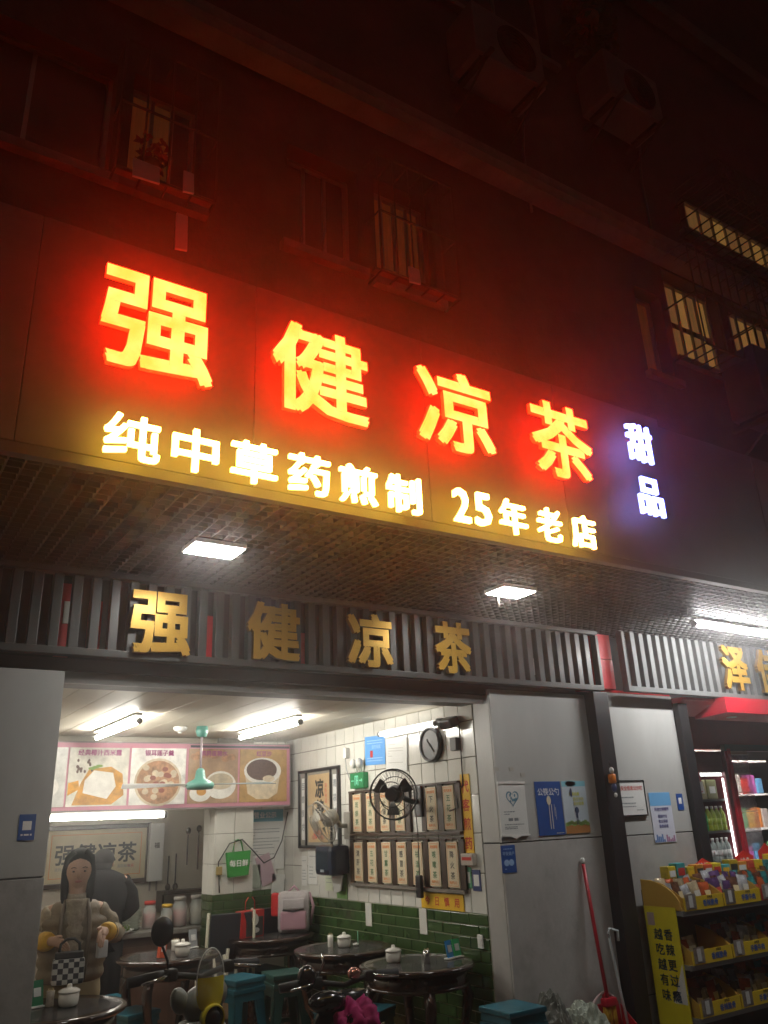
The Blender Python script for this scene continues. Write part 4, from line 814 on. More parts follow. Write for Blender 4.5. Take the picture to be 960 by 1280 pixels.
t = thing('cup_tower', 'tilted tower of clear paper cups beside the man', 'cups', (2.42, 8.18, .81)); [MB().lathe([(.03, .02*k), (.04, .02*k+.06), (.038, .02*k+.06)], n=14).build('cup', mat('cup_pale', (.6, .6, .58), .4), t) for k in range(9)]
t = thing('vegetable_tray', 'tray of green leaves and paper on the counter', 'tray', (2.25, 7.9, .81)); MB().lathe([(.12, 0), (.17, .03), (.165, .03), (.12, .005)], n=20).build('dish', M_white, t)
lf = MB()
for k in range(60): a = rnd.random()*6.28; r = rnd.random()**.5*.14; c_ = Vector((math.cos(a)*r, math.sin(a)*r, .03+rnd.random()*.03)); d = Vector((rnd.uniform(-1, 1), rnd.uniform(-1, 1), rnd.uniform(-.3, .5)))*.04; e_ = Vector((rnd.uniform(-1, 1), rnd.uniform(-1, 1), rnd.uniform(-1, 1)))*.02; lf.add([c_-d, c_+e_, c_+d, c_-e_], [(0, 1, 2, 3)])
lf.build('leaves', mat('veg_green', (.18, .3, .05), .5, var=.4), t)['kind'] = 'stuff'
# kitchen shelf, ladles and pipes
t = thing('kitchen_shelf', 'dark steel shelf with pans along the kitchen wall', 'shelf', (3.4, 9.0, 1.0)); o = t.location
MB(o).box(3.0, 8.85, 1.02, 3.74, 9.09, 1.05).build('board', M_wood, t); MB(o).box(3.0, 8.9, .86, 3.02, 9.09, 1.02).build('bracket', M_wood, t); MB(o).box(3.6, 8.9, .86, 3.62, 9.09, 1.02).build('bracket', M_wood, t)
for k, (x, y, z0, z1) in enumerate(((3.3, 9.05, 1.25, 1.62), (3.42, 9.05, 1.2, 1.64), (3.1, 9.05, 1.06, 1.38), (3.18, 9.05, 1.06, 1.4))):
    t = thing('ladle', ['long dark ladle hanging by the kitchen wall hook', 'long dark skimmer hanging beside the ladle', 'wooden paddle standing on the kitchen shelf', 'thin wooden paddle standing on the kitchen shelf'][k], 'ladle', (x, y, z0)); MB().tube([(0, 0, .03), (0, 0, z1-z0)], .008, 6).build('handle', M_wood, t); MB().ell((0, -.01, .02) if k > 1 else (0, -.01, z1-z0), (.03, .02, .035)).build('bowl', M_wood, t)
# back-corner sheets and the green shopping bag
t = on_wall('poster', 'tall notice with a blue heading in the tiled corner', 'poster', YB+.178, 3.53, 1.545, .38, .48, m=PAPER)
print_on(t, lambda mb, y: rect(mb, -.19, .37, .19, .478, y), mat('teal_heading', (.06, .3, .4), .5)); print_on(t, lambda mb, y: lines(mb, -.15, .15, [.3-.028*i for i in range(9)], .007, y), INKGY); print_on(t, lambda mb, y: text_into(mb, '营业公示', 0, .405, .06, y, .01), INKW, 'lettering', 2)
for x, z, w_, h_, m, lb, tl in ((3.58, 1.26, .15, .26, mat('pink_sheet', (.5, .36, .42), .6), 'pink leaflet hanging askew in the corner', -18), (3.68, 1.36, .1, .22, PAPER, 'white receipt pad on a nail in the corner', 0), (3.66, 1.12, .13, .17, PAPER, 'white sheet hanging below the receipt pad', 5), (3.42, 1.2, .13, .2, mat('clear_film', (.4, .45, .38), .2), 'greenish plastic sleeve hanging in the corner', 0)):
    on_wall('paper_sheet', lb, 'sheet', YB+.172, x, z, w_, h_, 'papers in the corner', m=m, tilt=tl)
t = thing('shopping_bag', 'green shopping bag with white lettering hung on the column', 'bag', (3.165, 7.395, 1.22)); GB = mat('bag_green', (.02, .25, .03), .55, var=.15)
MB().prism([(-.09, 0), (.095, .012), (.115, .215), (-.115, .205)], -.045, -.003).build('body', GB, t); [MB().tube([(s*.05, -.02, .21), (s*.03, -.012, .3), (0, -.004, .31)], .005, 5).build('handle', GB, t) for s in (-1, 1)]
l = MB(); text_into(l, '每日鲜', 0, .09, .06, -.0475, .02); l.build('lettering', INKW, t)
t = thing('hanging_cable', 'dark cable looping from the column to the menu board', 'cable', (3.2, 7.37, 1.1)); o = t.location; MB(o).tube([(3.0, 7.38, 1.1), (2.98, 7.375, 1.35), (3.08, 7.37, 1.5), (3.2, 7.37, 1.53), (3.32, 7.37, 1.42), (3.42, 7.37, 1.32), (3.52, 7.37, 1.36), (3.6, 7.37, 1.5), (3.66, 7.37, 1.75)], .006, 6).build('wire', M_blk, t); MB(o).bbox((2.99, 7.375, 1.28), (.05, .03, .07), .006).build('plug', mat('plug_yellow', (.3, .22, .06), .5), t)

# ================================================================ people
def skin_mesh(J, E, sub=2):
    ks = list(J); me = bpy.data.meshes.new('body'); me.from_pydata([J[k][0] for k in ks], [(ks.index(a), ks.index(b)) for a, b in E], [])
    ob = bpy.data.objects.new('tmp', me); COL.objects.link(ob); md = ob.modifiers.new('s', 'SKIN'); md.use_smooth_shade = True; md.branch_smoothing = .4
    for i, k in enumerate(ks):
        r = J[k][1]; me.skin_vertices[0].data[i].radius = (r, r) if not isinstance(r, tuple) else r
    me.skin_vertices[0].data[0].use_root = True
    s = ob.modifiers.new('u', 'SUBSURF'); s.levels = sub; s.render_levels = sub
    dg = bpy.context.evaluated_depsgraph_get(); out = bpy.data.meshes.new_from_object(ob.evaluated_get(dg)); bpy.data.objects.remove(ob)
    for p in out.polygons: p.use_smooth = True
    return out
def loft(mb, rings, n=24, caps=True):
    """rings: (cx, cy, cz, rx, ry)"""
    k0 = len(mb.v); vs = []
    for cx, cy_, cz, rx, ry in rings:
        for i in range(n): a = 2*math.pi*i/n; vs.append((cx+rx*math.cos(a), cy_+ry*math.sin(a), cz))
    mb.add(vs, [(j*n+i, j*n+(i+1) % n, (j+1)*n+(i+1) % n, (j+1)*n+i) for j in range(len(rings)-1) for i in range(n)], True)
    if caps: mb.add(vs[:n], [list(range(n))[::-1]]); mb.add(vs[-n:], [list(range(n))])
def hand_joints(J, E, pre, wrist, palm, fdir, side, curl):
    """palm + five fingers; fdir along the fingers, side towards the thumb"""
    f = Vector(fdir).normalized(); s = Vector(side).normalized(); dn = Vector(curl).normalized(); p = Vector(palm)
    J[pre+'palm'] = (p, .024); E.append((wrist, pre+'palm'))
    for i, (o_, l) in enumerate(((.022, .06), (.008, .068), (-.007, .063), (-.02, .05))):
        a = p+f*.03+s*o_; b = a+f*l*.5+dn*l*.15; c_ = b+f*l*.25+dn*l*.45; J[pre+'f%da' % i] = (a, .009); J[pre+'f%db' % i] = (b, .0085); J[pre+'f%dc' % i] = (c_, .0075); E += [(pre+'palm', pre+'f%da' % i), (pre+'f%da' % i, pre+'f%db' % i), (pre+'f%db' % i, pre+'f%dc' % i)]
    a = p+s*.03-f*.005; b = a+s*.018+f*.03+dn*.01; J[pre+'ta'] = (a, .011); J[pre+'tb'] = (b, .009); E += [(pre+'palm', pre+'ta'), (pre+'ta', pre+'tb')]
SKIN = mat('skin', (.52, .32, .22), .5, var=.06, scale=20); HAIR = mat('hair', (.005, .004, .0035), .7, spec=.15, var=.3, scale=30, stretch=(6, 6, .5))
def face(root, hd, par, s=1):
    """eyes, brows, nose and mouth on a head centred at hd looking along -y"""
    h = Vector(hd)
    for sx in (-1, 1):
        MB().ell(h+Vector((sx*.03, -.078, .0))*s, (.011*s, .006*s, .005*s), 8, 6).build('eye', mat('eye', (.1, .08, .07), .3), par); MB().ell(h+Vector((sx*.03, -.083, .0))*s, (.005*s, .003*s, .005*s), 8, 6).build('iris', HAIR, par)
        MB().tube([h+Vector((sx*.016, -.084, .018))*s, h+Vector((sx*.032, -.083, .023))*s, h+Vector((sx*.046, -.074, .018))*s], .0025*s, 5).build('brow', HAIR, par)
        MB().ell(h+Vector((sx*.08, .0, -.005))*s, (.01*s, .02*s, .03*s), 8, 6).build('ear', SKIN, par)
    MB().ell(h+Vector((0, -.09, -.022))*s, (.012*s, .014*s, .022*s), 8, 6, (R(20), 0, 0)).build('nose', SKIN, par)
    MB().ell(h+Vector((0, -.08, -.055))*s, (.022*s, .008*s, .007*s), 10, 6).build('mouth', mat('lips', (.4, .13, .11), .4), par)
def head_mesh(h, s=1, tilt=0):
    """a shaped head: skull, jaw and chin"""
    mb = MB(); n, m = 20, 14; vs = []
    for i in range(m+1):
        th = math.pi*i/m
        for k in range(n):
            a = 2*math.pi*k/n; x = math.sin(th)*math.cos(a); y = math.sin(th)*math.sin(a); z = math.cos(th)
            jaw = max(0, -z); wx = .076*(1-.32*jaw**1.5); wy = .09*(1-.12*jaw) if y < 0 else .095*(1-.45*jaw); vs.append(Vector((x*wx, y*wy-(.012*jaw if y < 0 else 0), z*(.105 if z > 0 else .115)))*s+Vector(h))
    mb.add(vs, [(i*n+k, (i+1)*n+k, (i+1)*n+(k+1) % n, i*n+(k+1) % n) for i in range(m) for k in range(n)], True); return mb
wm = thing('person', 'person in a beige quilted jacket with yellow cuffs holding a checked handbag', 'person', (1.335, 5.52, 0), -12)
J = {'pelvis': ((0, 0, .8), (.14, .11)), 'waist': ((0, 0, .96), (.12, .09)), 'chest': ((0, 0, 1.13), (.135, .09)), 'neck': ((0, .005, 1.27), .052), 'jaw': ((0, -.012, 1.33), .05), 'skull': ((0, -.005, 1.43), .082), 'crown': ((0, 0, 1.485), .06),
     'sl': ((-.14, 0, 1.22), .05), 'el': ((-.225, .02, 1.06), .038), 'wl': ((-.12, -.17, 1.07), .026), 'sr': ((.14, 0, 1.22), .05), 'er': ((.235, .03, 1.06), .038), 'wr': ((.165, -.17, 1.1), .026),
     'hl': ((-.085, 0, .74), .085), 'kl': ((-.09, -.01, .44), .055), 'al': ((-.09, .02, .08), .036), 'tl': ((-.1, -.14, .03), .03), 'hr': ((.085, 0, .74), .085), 'kr': ((.09, -.01, .44), .055), 'ar': ((.09, .02, .08), .036), 'tr': ((.1, -.14, .03), .03)}
E_ = [('pelvis', 'waist'), ('waist', 'chest'), ('chest', 'neck'), ('neck', 'jaw'), ('jaw', 'skull'), ('skull', 'crown'), ('chest', 'sl'), ('sl', 'el'), ('el', 'wl'), ('chest', 'sr'), ('sr', 'er'), ('er', 'wr'), ('pelvis', 'hl'), ('hl', 'kl'), ('kl', 'al'), ('al', 'tl'), ('pelvis', 'hr'), ('hr', 'kr'), ('kr', 'ar'), ('ar', 'tr')]
hand_joints(J, E_, 'l', 'wl', (-.085, -.2, 1.065), (.7, -.5, -.3), (0, -.3, 1), (.2, .3, -1)); hand_joints(J, E_, 'r', 'wr', (.155, -.215, 1.1), (-.2, -.8, -.4), (-.6, 0, .8), (0, .3, -1))
bm_ = skin_mesh(J, E_); bm_.materials.append(SKIN); bd = link('body', bm_, wm)
hd = head_mesh((0, -.012, 1.43)).build('head', SKIN, wm); face(wm, (0, -.012, 1.425), hd)
# hair: cap and long locks
hr = MB(); hr.ell((0, .01, 1.474), (.084, .096, .082), 24, 14)
k0 = 0
for s in (-1, 1): hr.tube([(s*.03, -.06, 1.535), (s*.066, -.042, 1.5), (s*.076, -.02, 1.42), (s*.074, -.02, 1.34), (s*.072, -.04, 1.28), (s*.07, -.06, 1.22)], [.016, .02, .022, .024, .02, .008], 10)
hr.tube([(0, .06, 1.5), (0, .09, 1.4), (0, .1, 1.27), (0, .1, 1.17)], [.06, .075, .08, .06], 12)
hr.build('hair', HAIR, wm)
QJ = mat('quilt_khaki', (.19, .145, .09), .55, var=.2, scale=14, bump=.3, bscale=50); SLV = mat('sleeve_cream', (.33, .27, .185), .7, var=.5, scale=26); CUF = mat('cuff_yellow', (.62, .36, .04), .7, var=.25, scale=22); KNIT = mat('knit_cream', (.36, .3, .22), .8, var=.45, scale=34, bump=.5, bscale=60); KHK = mat('khaki', (.3, .23, .12), .75, var=.12, scale=10)
vb = MB(); rings = []
for i in range(29):
    z = .84+.42*i/28; u = i/28; b = .02*abs(math.sin(u*math.pi*6))**.6; w_ = .165+.012*math.sin(u*3)-(max(0, u-.72)*.2); rings.append((0, 0, z, w_+b, .125+b-(max(0, u-.72)*.2)))
loft(vb, rings, 30); vb.build('quilted_vest', QJ, wm)
kn = MB(); loft(kn, [(0, -.075, z, .07-.02*abs(z-1.06)*2, .078+.004*math.sin(z*70)) for z in [.86+.016*i for i in range(27)]], 18); kn.build('knit_top', KNIT, wm)
MB().lathe([(.062, 1.25), (.07, 1.275), (.064, 1.3), (.055, 1.302)], n=20).build('collar', KNIT, wm)
for s, A in ((-1, [(-.12, 0, 1.205), (-.185, .01, 1.14), (-.232, .02, 1.06), (-.19, -.06, 1.06), (-.15, -.12, 1.066)]), (1, [(.12, 0, 1.205), (.19, .015, 1.14), (.242, .03, 1.06), (.215, -.06, 1.08), (.185, -.12, 1.092)])):
    P_ = []; rr = []
    for i in range(len(A)-1):
        for k in range(5): u = k/5; P_.append(Vector(A[i]).lerp(Vector(A[i+1]), u)); rr.append((.056 if i+k == 0 else .056-.002*i)+.006*math.sin(k*1.3+i))
    MB().tube(P_, rr, 14).build('sleeve', SLV, wm)
    e = Vector(A[-1]); d = (Vector(A[-1])-Vector(A[-2])).normalized(); MB().tube([e-d*.05, e-d*.02, e+d*.02, e+d*.045], [.048, .053, .05, .04], 14).build('cuff', CUF, wm)
for s in (-1, 1): MB().tube([(s*.066, -.155, .86), (s*.075, -.16, .98), (s*.08, -.155, 1.1), (s*.075, -.125, 1.2), (s*.06, -.08, 1.27)], [.012, .013, .013, .013, .012], 8).build('front_placket', mat('placket', (.12, .09, .06), .6), wm)
lg = MB(); loft(lg, [(0, 0, .7, .17, .12), (0, 0, .78, .175, .125), (0, 0, .88, .165, .12)], 24)
for s in (-1, 1): loft(lg, [(s*.09, .02, .06, .07, .08), (s*.09, .01, .3, .08, .085), (s*.088, 0, .5, .088, .09), (s*.085, 0, .74, .1, .115)], 18)
lg.build('trousers', KHK, wm)
for s in (-1, 1): MB().bbox((s*.095, -.06, .035), (.09, .25, .07), .03).build('shoe', INK, wm)
t = thing('handbag', 'black and white checked handbag held at the waist', 'handbag', (1.26, 5.26, .86), -12); CH = bpy.data.materials.new('checked'); CH.use_nodes = True; nn = CH.node_tree; ck_ = nn.nodes.new('ShaderNodeTexChecker'); ck_.inputs['Scale'].default_value = 36; ck_.inputs[1].default_value = (.5, .5, .47, 1); ck_.inputs[2].default_value = (.02, .022, .03, 1); tc_ = nn.nodes.new('ShaderNodeTexCoord'); nn.links.new(tc_.outputs['Object'], ck_.inputs[0]); nn.links.new(ck_.outputs[0], nn.nodes['Principled BSDF'].inputs[0])
mb = MB(); mb.bbox((0, 0, .065), (.17, .07, .13), .025); mb.build('body', CH, t); MB().bbox((0, 0, .145), (.15, .06, .035), .012).build('top', INK, t)
MB().tube([(-.055, 0, .15), (-.05, -.0, .2), (-.02, 0, .225), (.02, 0, .225), (.05, 0, .2), (.055, 0, .15)], .008, 7).build('handle', INK, t)
t = thing('tissue_pouch', 'small white pouch hanging from the raised hand', 'pouch', (1.44, 5.27, .97), 10); MB().bbox((0, 0, .045), (.06, .035, .09), .015).build('body', mat('pouch_white', (.55, .55, .54), .5, var=.2), t); MB().tube([(0, 0, .085), (0, 0, .12)], .006, 5).build('neck', M_white, t)
mn2 = thing('person', 'person in a black suit bending over the counter with back turned', 'person', (2.02, 7.5, 0), 170)
J = {'pelvis': ((0, 0, .86), (.15, .12)), 'waist': ((0, -.02, 1.0), (.14, .1)), 'chest': ((0, -.06, 1.18), (.16, .11)), 'neck': ((0, -.1, 1.31), .055), 'jaw': ((0, -.14, 1.34), .055), 'skull': ((0, -.15, 1.42), .083), 'sl': ((-.17, -.06, 1.26), .06), 'el': ((-.26, -.14, 1.04), .045), 'wl': ((-.2, -.33, .95), .03), 'sr': ((.17, -.06, 1.26), .06), 'er': ((.26, -.14, 1.04), .045), 'wr': ((.2, -.33, .95), .03), 'hl': ((-.09, 0, .8), .09), 'kl': ((-.1, -.02, .46), .06), 'al': ((-.1, .02, .08), .04), 'tl': ((-.11, -.15, .03), .035), 'hr': ((.09, 0, .8), .09), 'kr': ((.1, -.02, .46), .06), 'ar': ((.1, .02, .08), .04), 'tr': ((.11, -.15, .03), .035)}
E_ = [('pelvis', 'waist'), ('waist', 'chest'), ('chest', 'neck'), ('neck', 'jaw'), ('jaw', 'skull'), ('chest', 'sl'), ('sl', 'el'), ('el', 'wl'), ('chest', 'sr'), ('sr', 'er'), ('er', 'wr'), ('pelvis', 'hl'), ('hl', 'kl'), ('kl', 'al'), ('al', 'tl'), ('pelvis', 'hr'), ('hr', 'kr'), ('kr', 'ar'), ('ar', 'tr')]
hand_joints(J, E_, 'l', 'wl', (-.18, -.38, .93), (.2, -1, -.2), (1, 0, 0), (0, 0, -1)); hand_joints(J, E_, 'r', 'wr', (.18, -.38, .93), (-.2, -1, -.2), (-1, 0, 0), (0, 0, -1))
b_ = skin_mesh(J, E_); b_.materials.append(SKIN); link('body', b_, mn2); hd = head_mesh((0, -.16, 1.4)).build('head', SKIN, mn2); face(mn2, (0, -.16, 1.395), hd)
h_ = MB(); h_.ell((0, -.135, 1.425), (.088, .1, .085), 20, 12); h_.ell((0, -.09, 1.375), (.07, .05, .06), 16, 10); h_.build('hair', HAIR, mn2)
SUIT = mat('suit_black', (.006, .006, .007), .9, var=.2, spec=.1); j_ = MB(); loft(j_, [(0, 0, .74, .19, .14), (0, -.005, .9, .175, .13), (0, -.025, 1.02, .18, .13), (0, -.055, 1.17, .21, .135), (0, -.07, 1.26, .215, .12), (0, -.08, 1.3, .17, .105), (0, -.095, 1.335, .09, .08), (0, -.1, 1.345, .06, .06)], 26); j_.build('jacket', SUIT, mn2)
for s in (-1, 1): MB().tube([(s*.15, -.06, 1.25), (s*.23, -.1, 1.14), (s*.26, -.14, 1.04), (s*.23, -.24, .99), (s*.205, -.31, .957)], [.075, .072, .064, .056, .046], 12).build('sleeve', SUIT, mn2)
lg = MB(); [loft(lg, [(s*.1, .02, .06, .07, .08), (s*.1, -.01, .46, .085, .09), (s*.09, 0, .8, .105, .12)], 18) for s in (-1, 1)]; lg.build('trousers', SUIT, mn2); [MB().bbox((s*.105, -.06, .035), (.09, .27, .07), .03).build('shoe', INK, mn2) for s in (-1, 1)]
# ================================================================ things on the pavement
def scooter(lb, loc, rz, body, accent, seat=INK, screen=True, mirrors=(-1,), mh=1.217, mr=(.052, .06), apron=None):
    t = thing('parked_scooter', lb, 'scooter', loc, rz, 'scooters parked before the shops'); CHR = mat('chrome', (.6, .6, .6), .15, metal=1); dz = mh-1.217
    MB().tube([(-.3, .03, 1.035+dz), (-.16, 0, 1.05+dz), (0, -.02, 1.02+dz), (.16, 0, 1.05+dz), (.3, .03, 1.035+dz)], .013, 8).build('handlebar', INK, t)
    for s in (-1, 1):
        MB().tube([(s*.17, .0, 1.048+dz), (s*.2, .008, 1.045+dz), (s*.32, .032, 1.033+dz)], [.02, .022, .021], 10).build('grip', mat('grip_rubber', (.03, .03, .032), .6), t)
        MB().tube([(s*.15, -.02, 1.05+dz), (s*.2, -.05, 1.045+dz), (s*.29, -.045, 1.03+dz)], .006, 6).build('brake_lever', CHR, t); MB().bbox((s*.14, -.005, 1.045+dz), (.05, .05, .05), .012).build('switch_block', INK, t)
    for s in mirrors:
        m = MB().lathe([(0, .012), (.6, .01), (.95, .004), (1, -.004), (.96, -.012), (0, -.012)], n=28, axis='y'); m.v = [Vector((v.x*mr[0]+s*.195, v.y-.01, v.z*mr[1]+1.22+dz)) for v in m.v]; m = m.build('mirror', mat('mirror_black', (.012, .012, .013), .35), t)
        MB().tube([(s*.15, 0, 1.06+dz), (s*.155, .0, 1.1+dz), (s*.185, 0, 1.165+dz)], .006, 6).build('stalk', INK, m)
    MB().ell((0, -.02, .915+dz), (.085, .06, .075), 20, 14).build('front_cowl', body, t)
    for s in (-1, 1): MB().ell((s*.095, -.01, .94+dz), (.04, .036, .055), 14, 10, (0, R(s*20), 0)).build('cowl_wing', body, t)
    if screen:
        CL = mat('clear_screen', (.9, .92, .9), .04, alpha=.22, spec=.8); YS = mat('yellow_screen', (.75, .62, .01), .2, alpha=.93)
        def shell(z0, z1, m, nm):
            mb = MB(); n = 14; k = 10; vs = []
            for i in range(n+1):
                z = z0+(z1-z0)*i/n; q = (z-1.015)/.125; hw = .066*math.sqrt(max(0, 1-abs(q)**3.2)) + .002
                for j in range(k+1): a = (j/k-.5)*2.4; vs.append((hw*math.sin(a)/math.sin(1.2), -.09-.035*math.cos(a)+.02*(z-1.0), z))
            mb.add(vs, [(i*(k+1)+j, i*(k+1)+j+1, (i+1)*(k+1)+j+1, (i+1)*(k+1)+j) for i in range(n) for j in range(k)], True); mb.build(nm, m, t)
        shell(.895, 1.03, YS, 'screen_base'); shell(1.031, 1.139, CL, 'windscreen')
        rm = MB(); rm.tube([(.067*math.sin(a)*(abs(math.cos(a))**-.0), -.105, 1.015+.126*math.cos(a)) for a in [2*math.pi*i/36 for i in range(37)]], .0025, 5, False); rm.build('screen_rim', mat('rim_clear', (.6, .62, .6), .1), t)
    MB().lathe([(.05, 0), (.055, -.03), (.048, -.045), (.044, -.035)], (0.005, -.1, .875+dz), 28, 'y').build('headlamp_ring', accent, t); MB().lathe([(.045, -.036), (.02, -.046), (0, -.048)], (0.005, -.1, .875+dz), 24, 'y').build('headlamp', mat('lamp_lens', (.03, .03, .035), .08), t)
    MB().tube([(0, -.02, .95+dz), (0, -.08, .6), (0, -.16, .3)], [.04, .035, .03], 10).build('steering_column', INK, t)
    mb = MB(); loft(mb, [(0, -.08, .28, .14, .05), (0, -.05, .5, .19, .06), (0, -.03, .75, .17, .06), (0, -.03, .86, .1, .05)], 20); mb.build('leg_shield', body, t)
    for y in (-.28, .85):
        w_ = MB().lathe([(.12, -.04), (.2, -.045), (.225, -.02), (.225, .02), (.2, .045), (.12, .04)], (0, y, .225), 28, 'x').build('wheel', mat('tyre', (.02, .02, .02), .8), t); MB().lathe([(0, -.03), (.118, -.032), (.118, .032), (0, .03)], (0, y, .225), 20, 'x').build('rim', CHR, w_)
    for s in (-1, 1): MB().tube([(s*.06, -.16, .45), (s*.06, -.28, .225)], .014, 6).build('fork', CHR, t)
    MB().bbox((0, .18, .28), (.26, .45, .06), .02).build('footboard', body, t); mb = MB(); loft(mb, [(0, .62, .3, .12, .3), (0, .65, .42, .15, .34), (0, .65, .47, .13, .33)], 22); mb.build('rear_body', body, t); MB().bbox((0, .6, .5), (.25, .6, .08), .035).build('seat', mat('seat_vinyl', (.02, .02, .02), .85, spec=.1), t)
    if apron:
        bm = bmesh.new(); bmesh.ops.create_icosphere(bm, subdivisions=4, radius=1)
        for v in bm.verts:
            n_ = v.co.copy(); k = 1+.12*math.sin(n_.x*9+n_.z*5)+.09*math.sin(n_.y*13+n_.z*11+1)+.05*math.sin(n_.x*23-n_.z*19); v.co = Vector((n_.x*.12*k+.03, n_.y*.07*k-.1, n_.z*.15*k+.68))
        bm.verts.index_update(); mb = MB().add([v.co.copy() for v in bm.verts], [[v.index for v in f.verts] for f in bm.faces], True); bm.free(); mb.build('wind_apron', apron, t)
    return t
GW = mat('scooter_grey', (.2, .21, .19), .3, coat=.4); YR = mat('yellow_ring', (.6, .5, .02), .35); BK = mat('scooter_black', (.015, .015, .016), .15, coat=.6)
scooter('grey scooter with clear windscreen and yellow ringed headlamp', (1.5, 3.9, 0), 8, GW, YR)
s2 = scooter('black scooter with a magenta wind apron beside the green stools', (2.28, 3.98, 0), -6, BK, BK, screen=False, mirrors=(), mh=1.08, apron=mat('magenta_cloth', (.38, .006, .12), .7, var=.35, scale=14))
MB().ell((.05, -.03, .93), (.035, .03, .028)).build('bell', mat('rose_metal', (.6, .3, .25), .2, metal=.8), s2); MB().tube([(-.14, 0, .92), (-.1, .0, .99), (-.11, .01, 1.03)], .007, 6).build('cable', mat('chrome', (.6, .6, .6), .15, metal=1), s2)
MB().ell((-.19, 0, .93), (.05, .045, .06)).build('hand_muff', BK, s2); MB().ell((-.11, -.06, .83), (.1, .06, .05)).build('black_cover', BK, s2)
scooter('dark scooter with one round mirror before the stacked teal stools', (1.86, 2.4, 0), 10, BK, BK, screen=False, mirrors=(-1,), mh=.945, mr=(.05, .055))
scooter('grey mirrored scooter parked close to the first pillar', (.94, 3.1, 0), 0, BK, BK, screen=False, mirrors=(-1,), mh=.975, mr=(.055, .045))
# broom, dustpan, hook rod, sack
t = thing('broom', 'red handled broom with yellow bristles leaning on the pillar', 'broom', (4.45, 4.3, .3)); o = t.location; RP = mat('red_plastic', (.42, .015, .03), .35)
MB(o).tube([(4.445, 4.385, 1.3), (4.445, 4.35, .9), (4.445, 4.31, .5)], .0125, 8).build('handle', RP, t); MB(o).ell((4.445, 4.385, 1.32), (.016, .014, .022)).build('cap', M_white, t); MB(o).bbox((4.45, 4.305, .48), (.11, .05, .05), .012).build('head', RP, t)
br = MB(o)
for k in range(70): x = 4.4+.1*rnd.random(); y = 4.29+.03*rnd.random(); br.tube([(x, y, .46), (x+(x-4.45)*.25, y+rnd.uniform(-.01, .01), .31)], .0025, 3)
br.build('bristles', mat('bristle_yellow', (.6, .36, .03), .7, var=.2), t)['kind'] = 'stuff'
t = thing('dustpan', 'red dustpan with a pale looped rim under the broom', 'dustpan', (4.440, 4.26, 0)); o = t.location
MB(o).prism([(4.300, .3), (4.580, .3), (4.560, .47), (4.320, .47)], 4.33, 4.345).build('back_plate', RP, t); MB(o).box(4.300, 4.14, .285, 4.580, 4.345, .298).build('floor_plate', RP, t)
for x in (4.300, 4.574): MB(o).add([(x, 4.14, .299), (x, 4.328, .299), (x, 4.328, .45), (x+.006, 4.14, .299), (x+.006, 4.328, .299), (x+.006, 4.328, .45)], [(0, 1, 2), (3, 5, 4), (0, 2, 5, 3), (1, 4, 5, 2), (0, 3, 4, 1)]).build('side_plate', RP, t)
MB(o).tube([(4.330+.22*i/12, 4.335, .475+.055*math.sin(math.pi*i/12)) for i in range(13)], .008, 6).build('rim_loop', mat('pale_pink', (.6, .45, .45), .4), t); MB(o).tube([(4.440, 4.337, .47), (4.440, 4.337, .53)], .012, 6).build('socket', RP, t); MB(o).box(4.370, 4.15, 0, 4.510, 4.33, .284).build('bin_foot', mat('bin_dark', (.08, .08, .085), .5), t)
t = thing('shutter_hook', 'thin grey steel rod with bent hook leaning on the black column', 'rod', (4.580, 4.27, 0)); o = t.location; MB(o).tube([(4.580, 4.28, .82), (4.590, 4.285, .88), (4.520, 4.29, .9), (4.505, 4.29, .88), (4.540, 4.29, .6), (4.600, 4.26, .02)], .009, 6).build('rod', mat('rod_grey', (.5, .55, .57), .4), t); MB(o).ell((4.505, 4.29, .86), (.009, .009, .02)).build('tip', STEEL, t)
def sack(lb, name, c, r, m, seed):
    bm = bmesh.new(); bmesh.ops.create_icosphere(bm, subdivisions=5, radius=1); q = random.Random(seed); ph = [(q.uniform(4, 16), q.uniform(4, 16), q.uniform(4, 16), q.uniform(0, 6)) for _ in range(9)]
    for v in bm.verts:
        n_ = v.co.copy(); k = 1+sum(.055*abs(math.sin(a*n_.x+b*n_.y+c_*n_.z+d)) for a, b, c_, d in ph)-.2; z = n_.z*r[2]*k; v.co = Vector((n_.x*r[0]*k, n_.y*r[1]*k, max(z, -r[2]*.9)))
    bm.verts.index_update(); mb = MB(); mb.add([v.co.copy()+Vector((0, 0, r[2]*.9)) for v in bm.verts], [[v.index for v in f.verts] for f in bm.faces], False); bm.free()
    return tag(mb.build(name, m, None, c), lb, 'sack')
sack('crumpled white and green woven sack against the pillar', 'woven_sack', (4.1, 4.2, 0), (.19, .15, .26), mat('sack_white', (.42, .46, .4), .6, var=.4, scale=8), 3)
sack('crumpled dark patterned cloth bundle next to the woven sack', 'cloth_bundle', (3.88, 4.24, 0), (.12, .12, .3), mat('bundle_dark', (.22, .23, .21), .6, var=.8, scale=16), 8)
t = thing('hanging_torch', 'small orange lantern with white bulbs hung on the black column', 'lantern', (4.73, 4.28, 1.74)); MB().lathe([(.02, .08), (.028, .085), (.028, .14), (.02, .145)], n=14).build('body', mat('torch_orange', (.65, .17, .01), .4), t)
MB().ell((0, -.005, .17), (.018, .018, .022)).build('bulb', M_white, t); MB().ell((.005, -.005, .05), (.022, .018, .03)).build('blue_bottle', mat('torch_blue', (.05, .06, .16), .3), t); MB().ell((.01, -.005, .0), (.014, .012, .016)).build('bulb', M_white, t); MB().tube([(0, .0, .2), (0, .01, .24)], .004, 5).build('cord', INK, t)

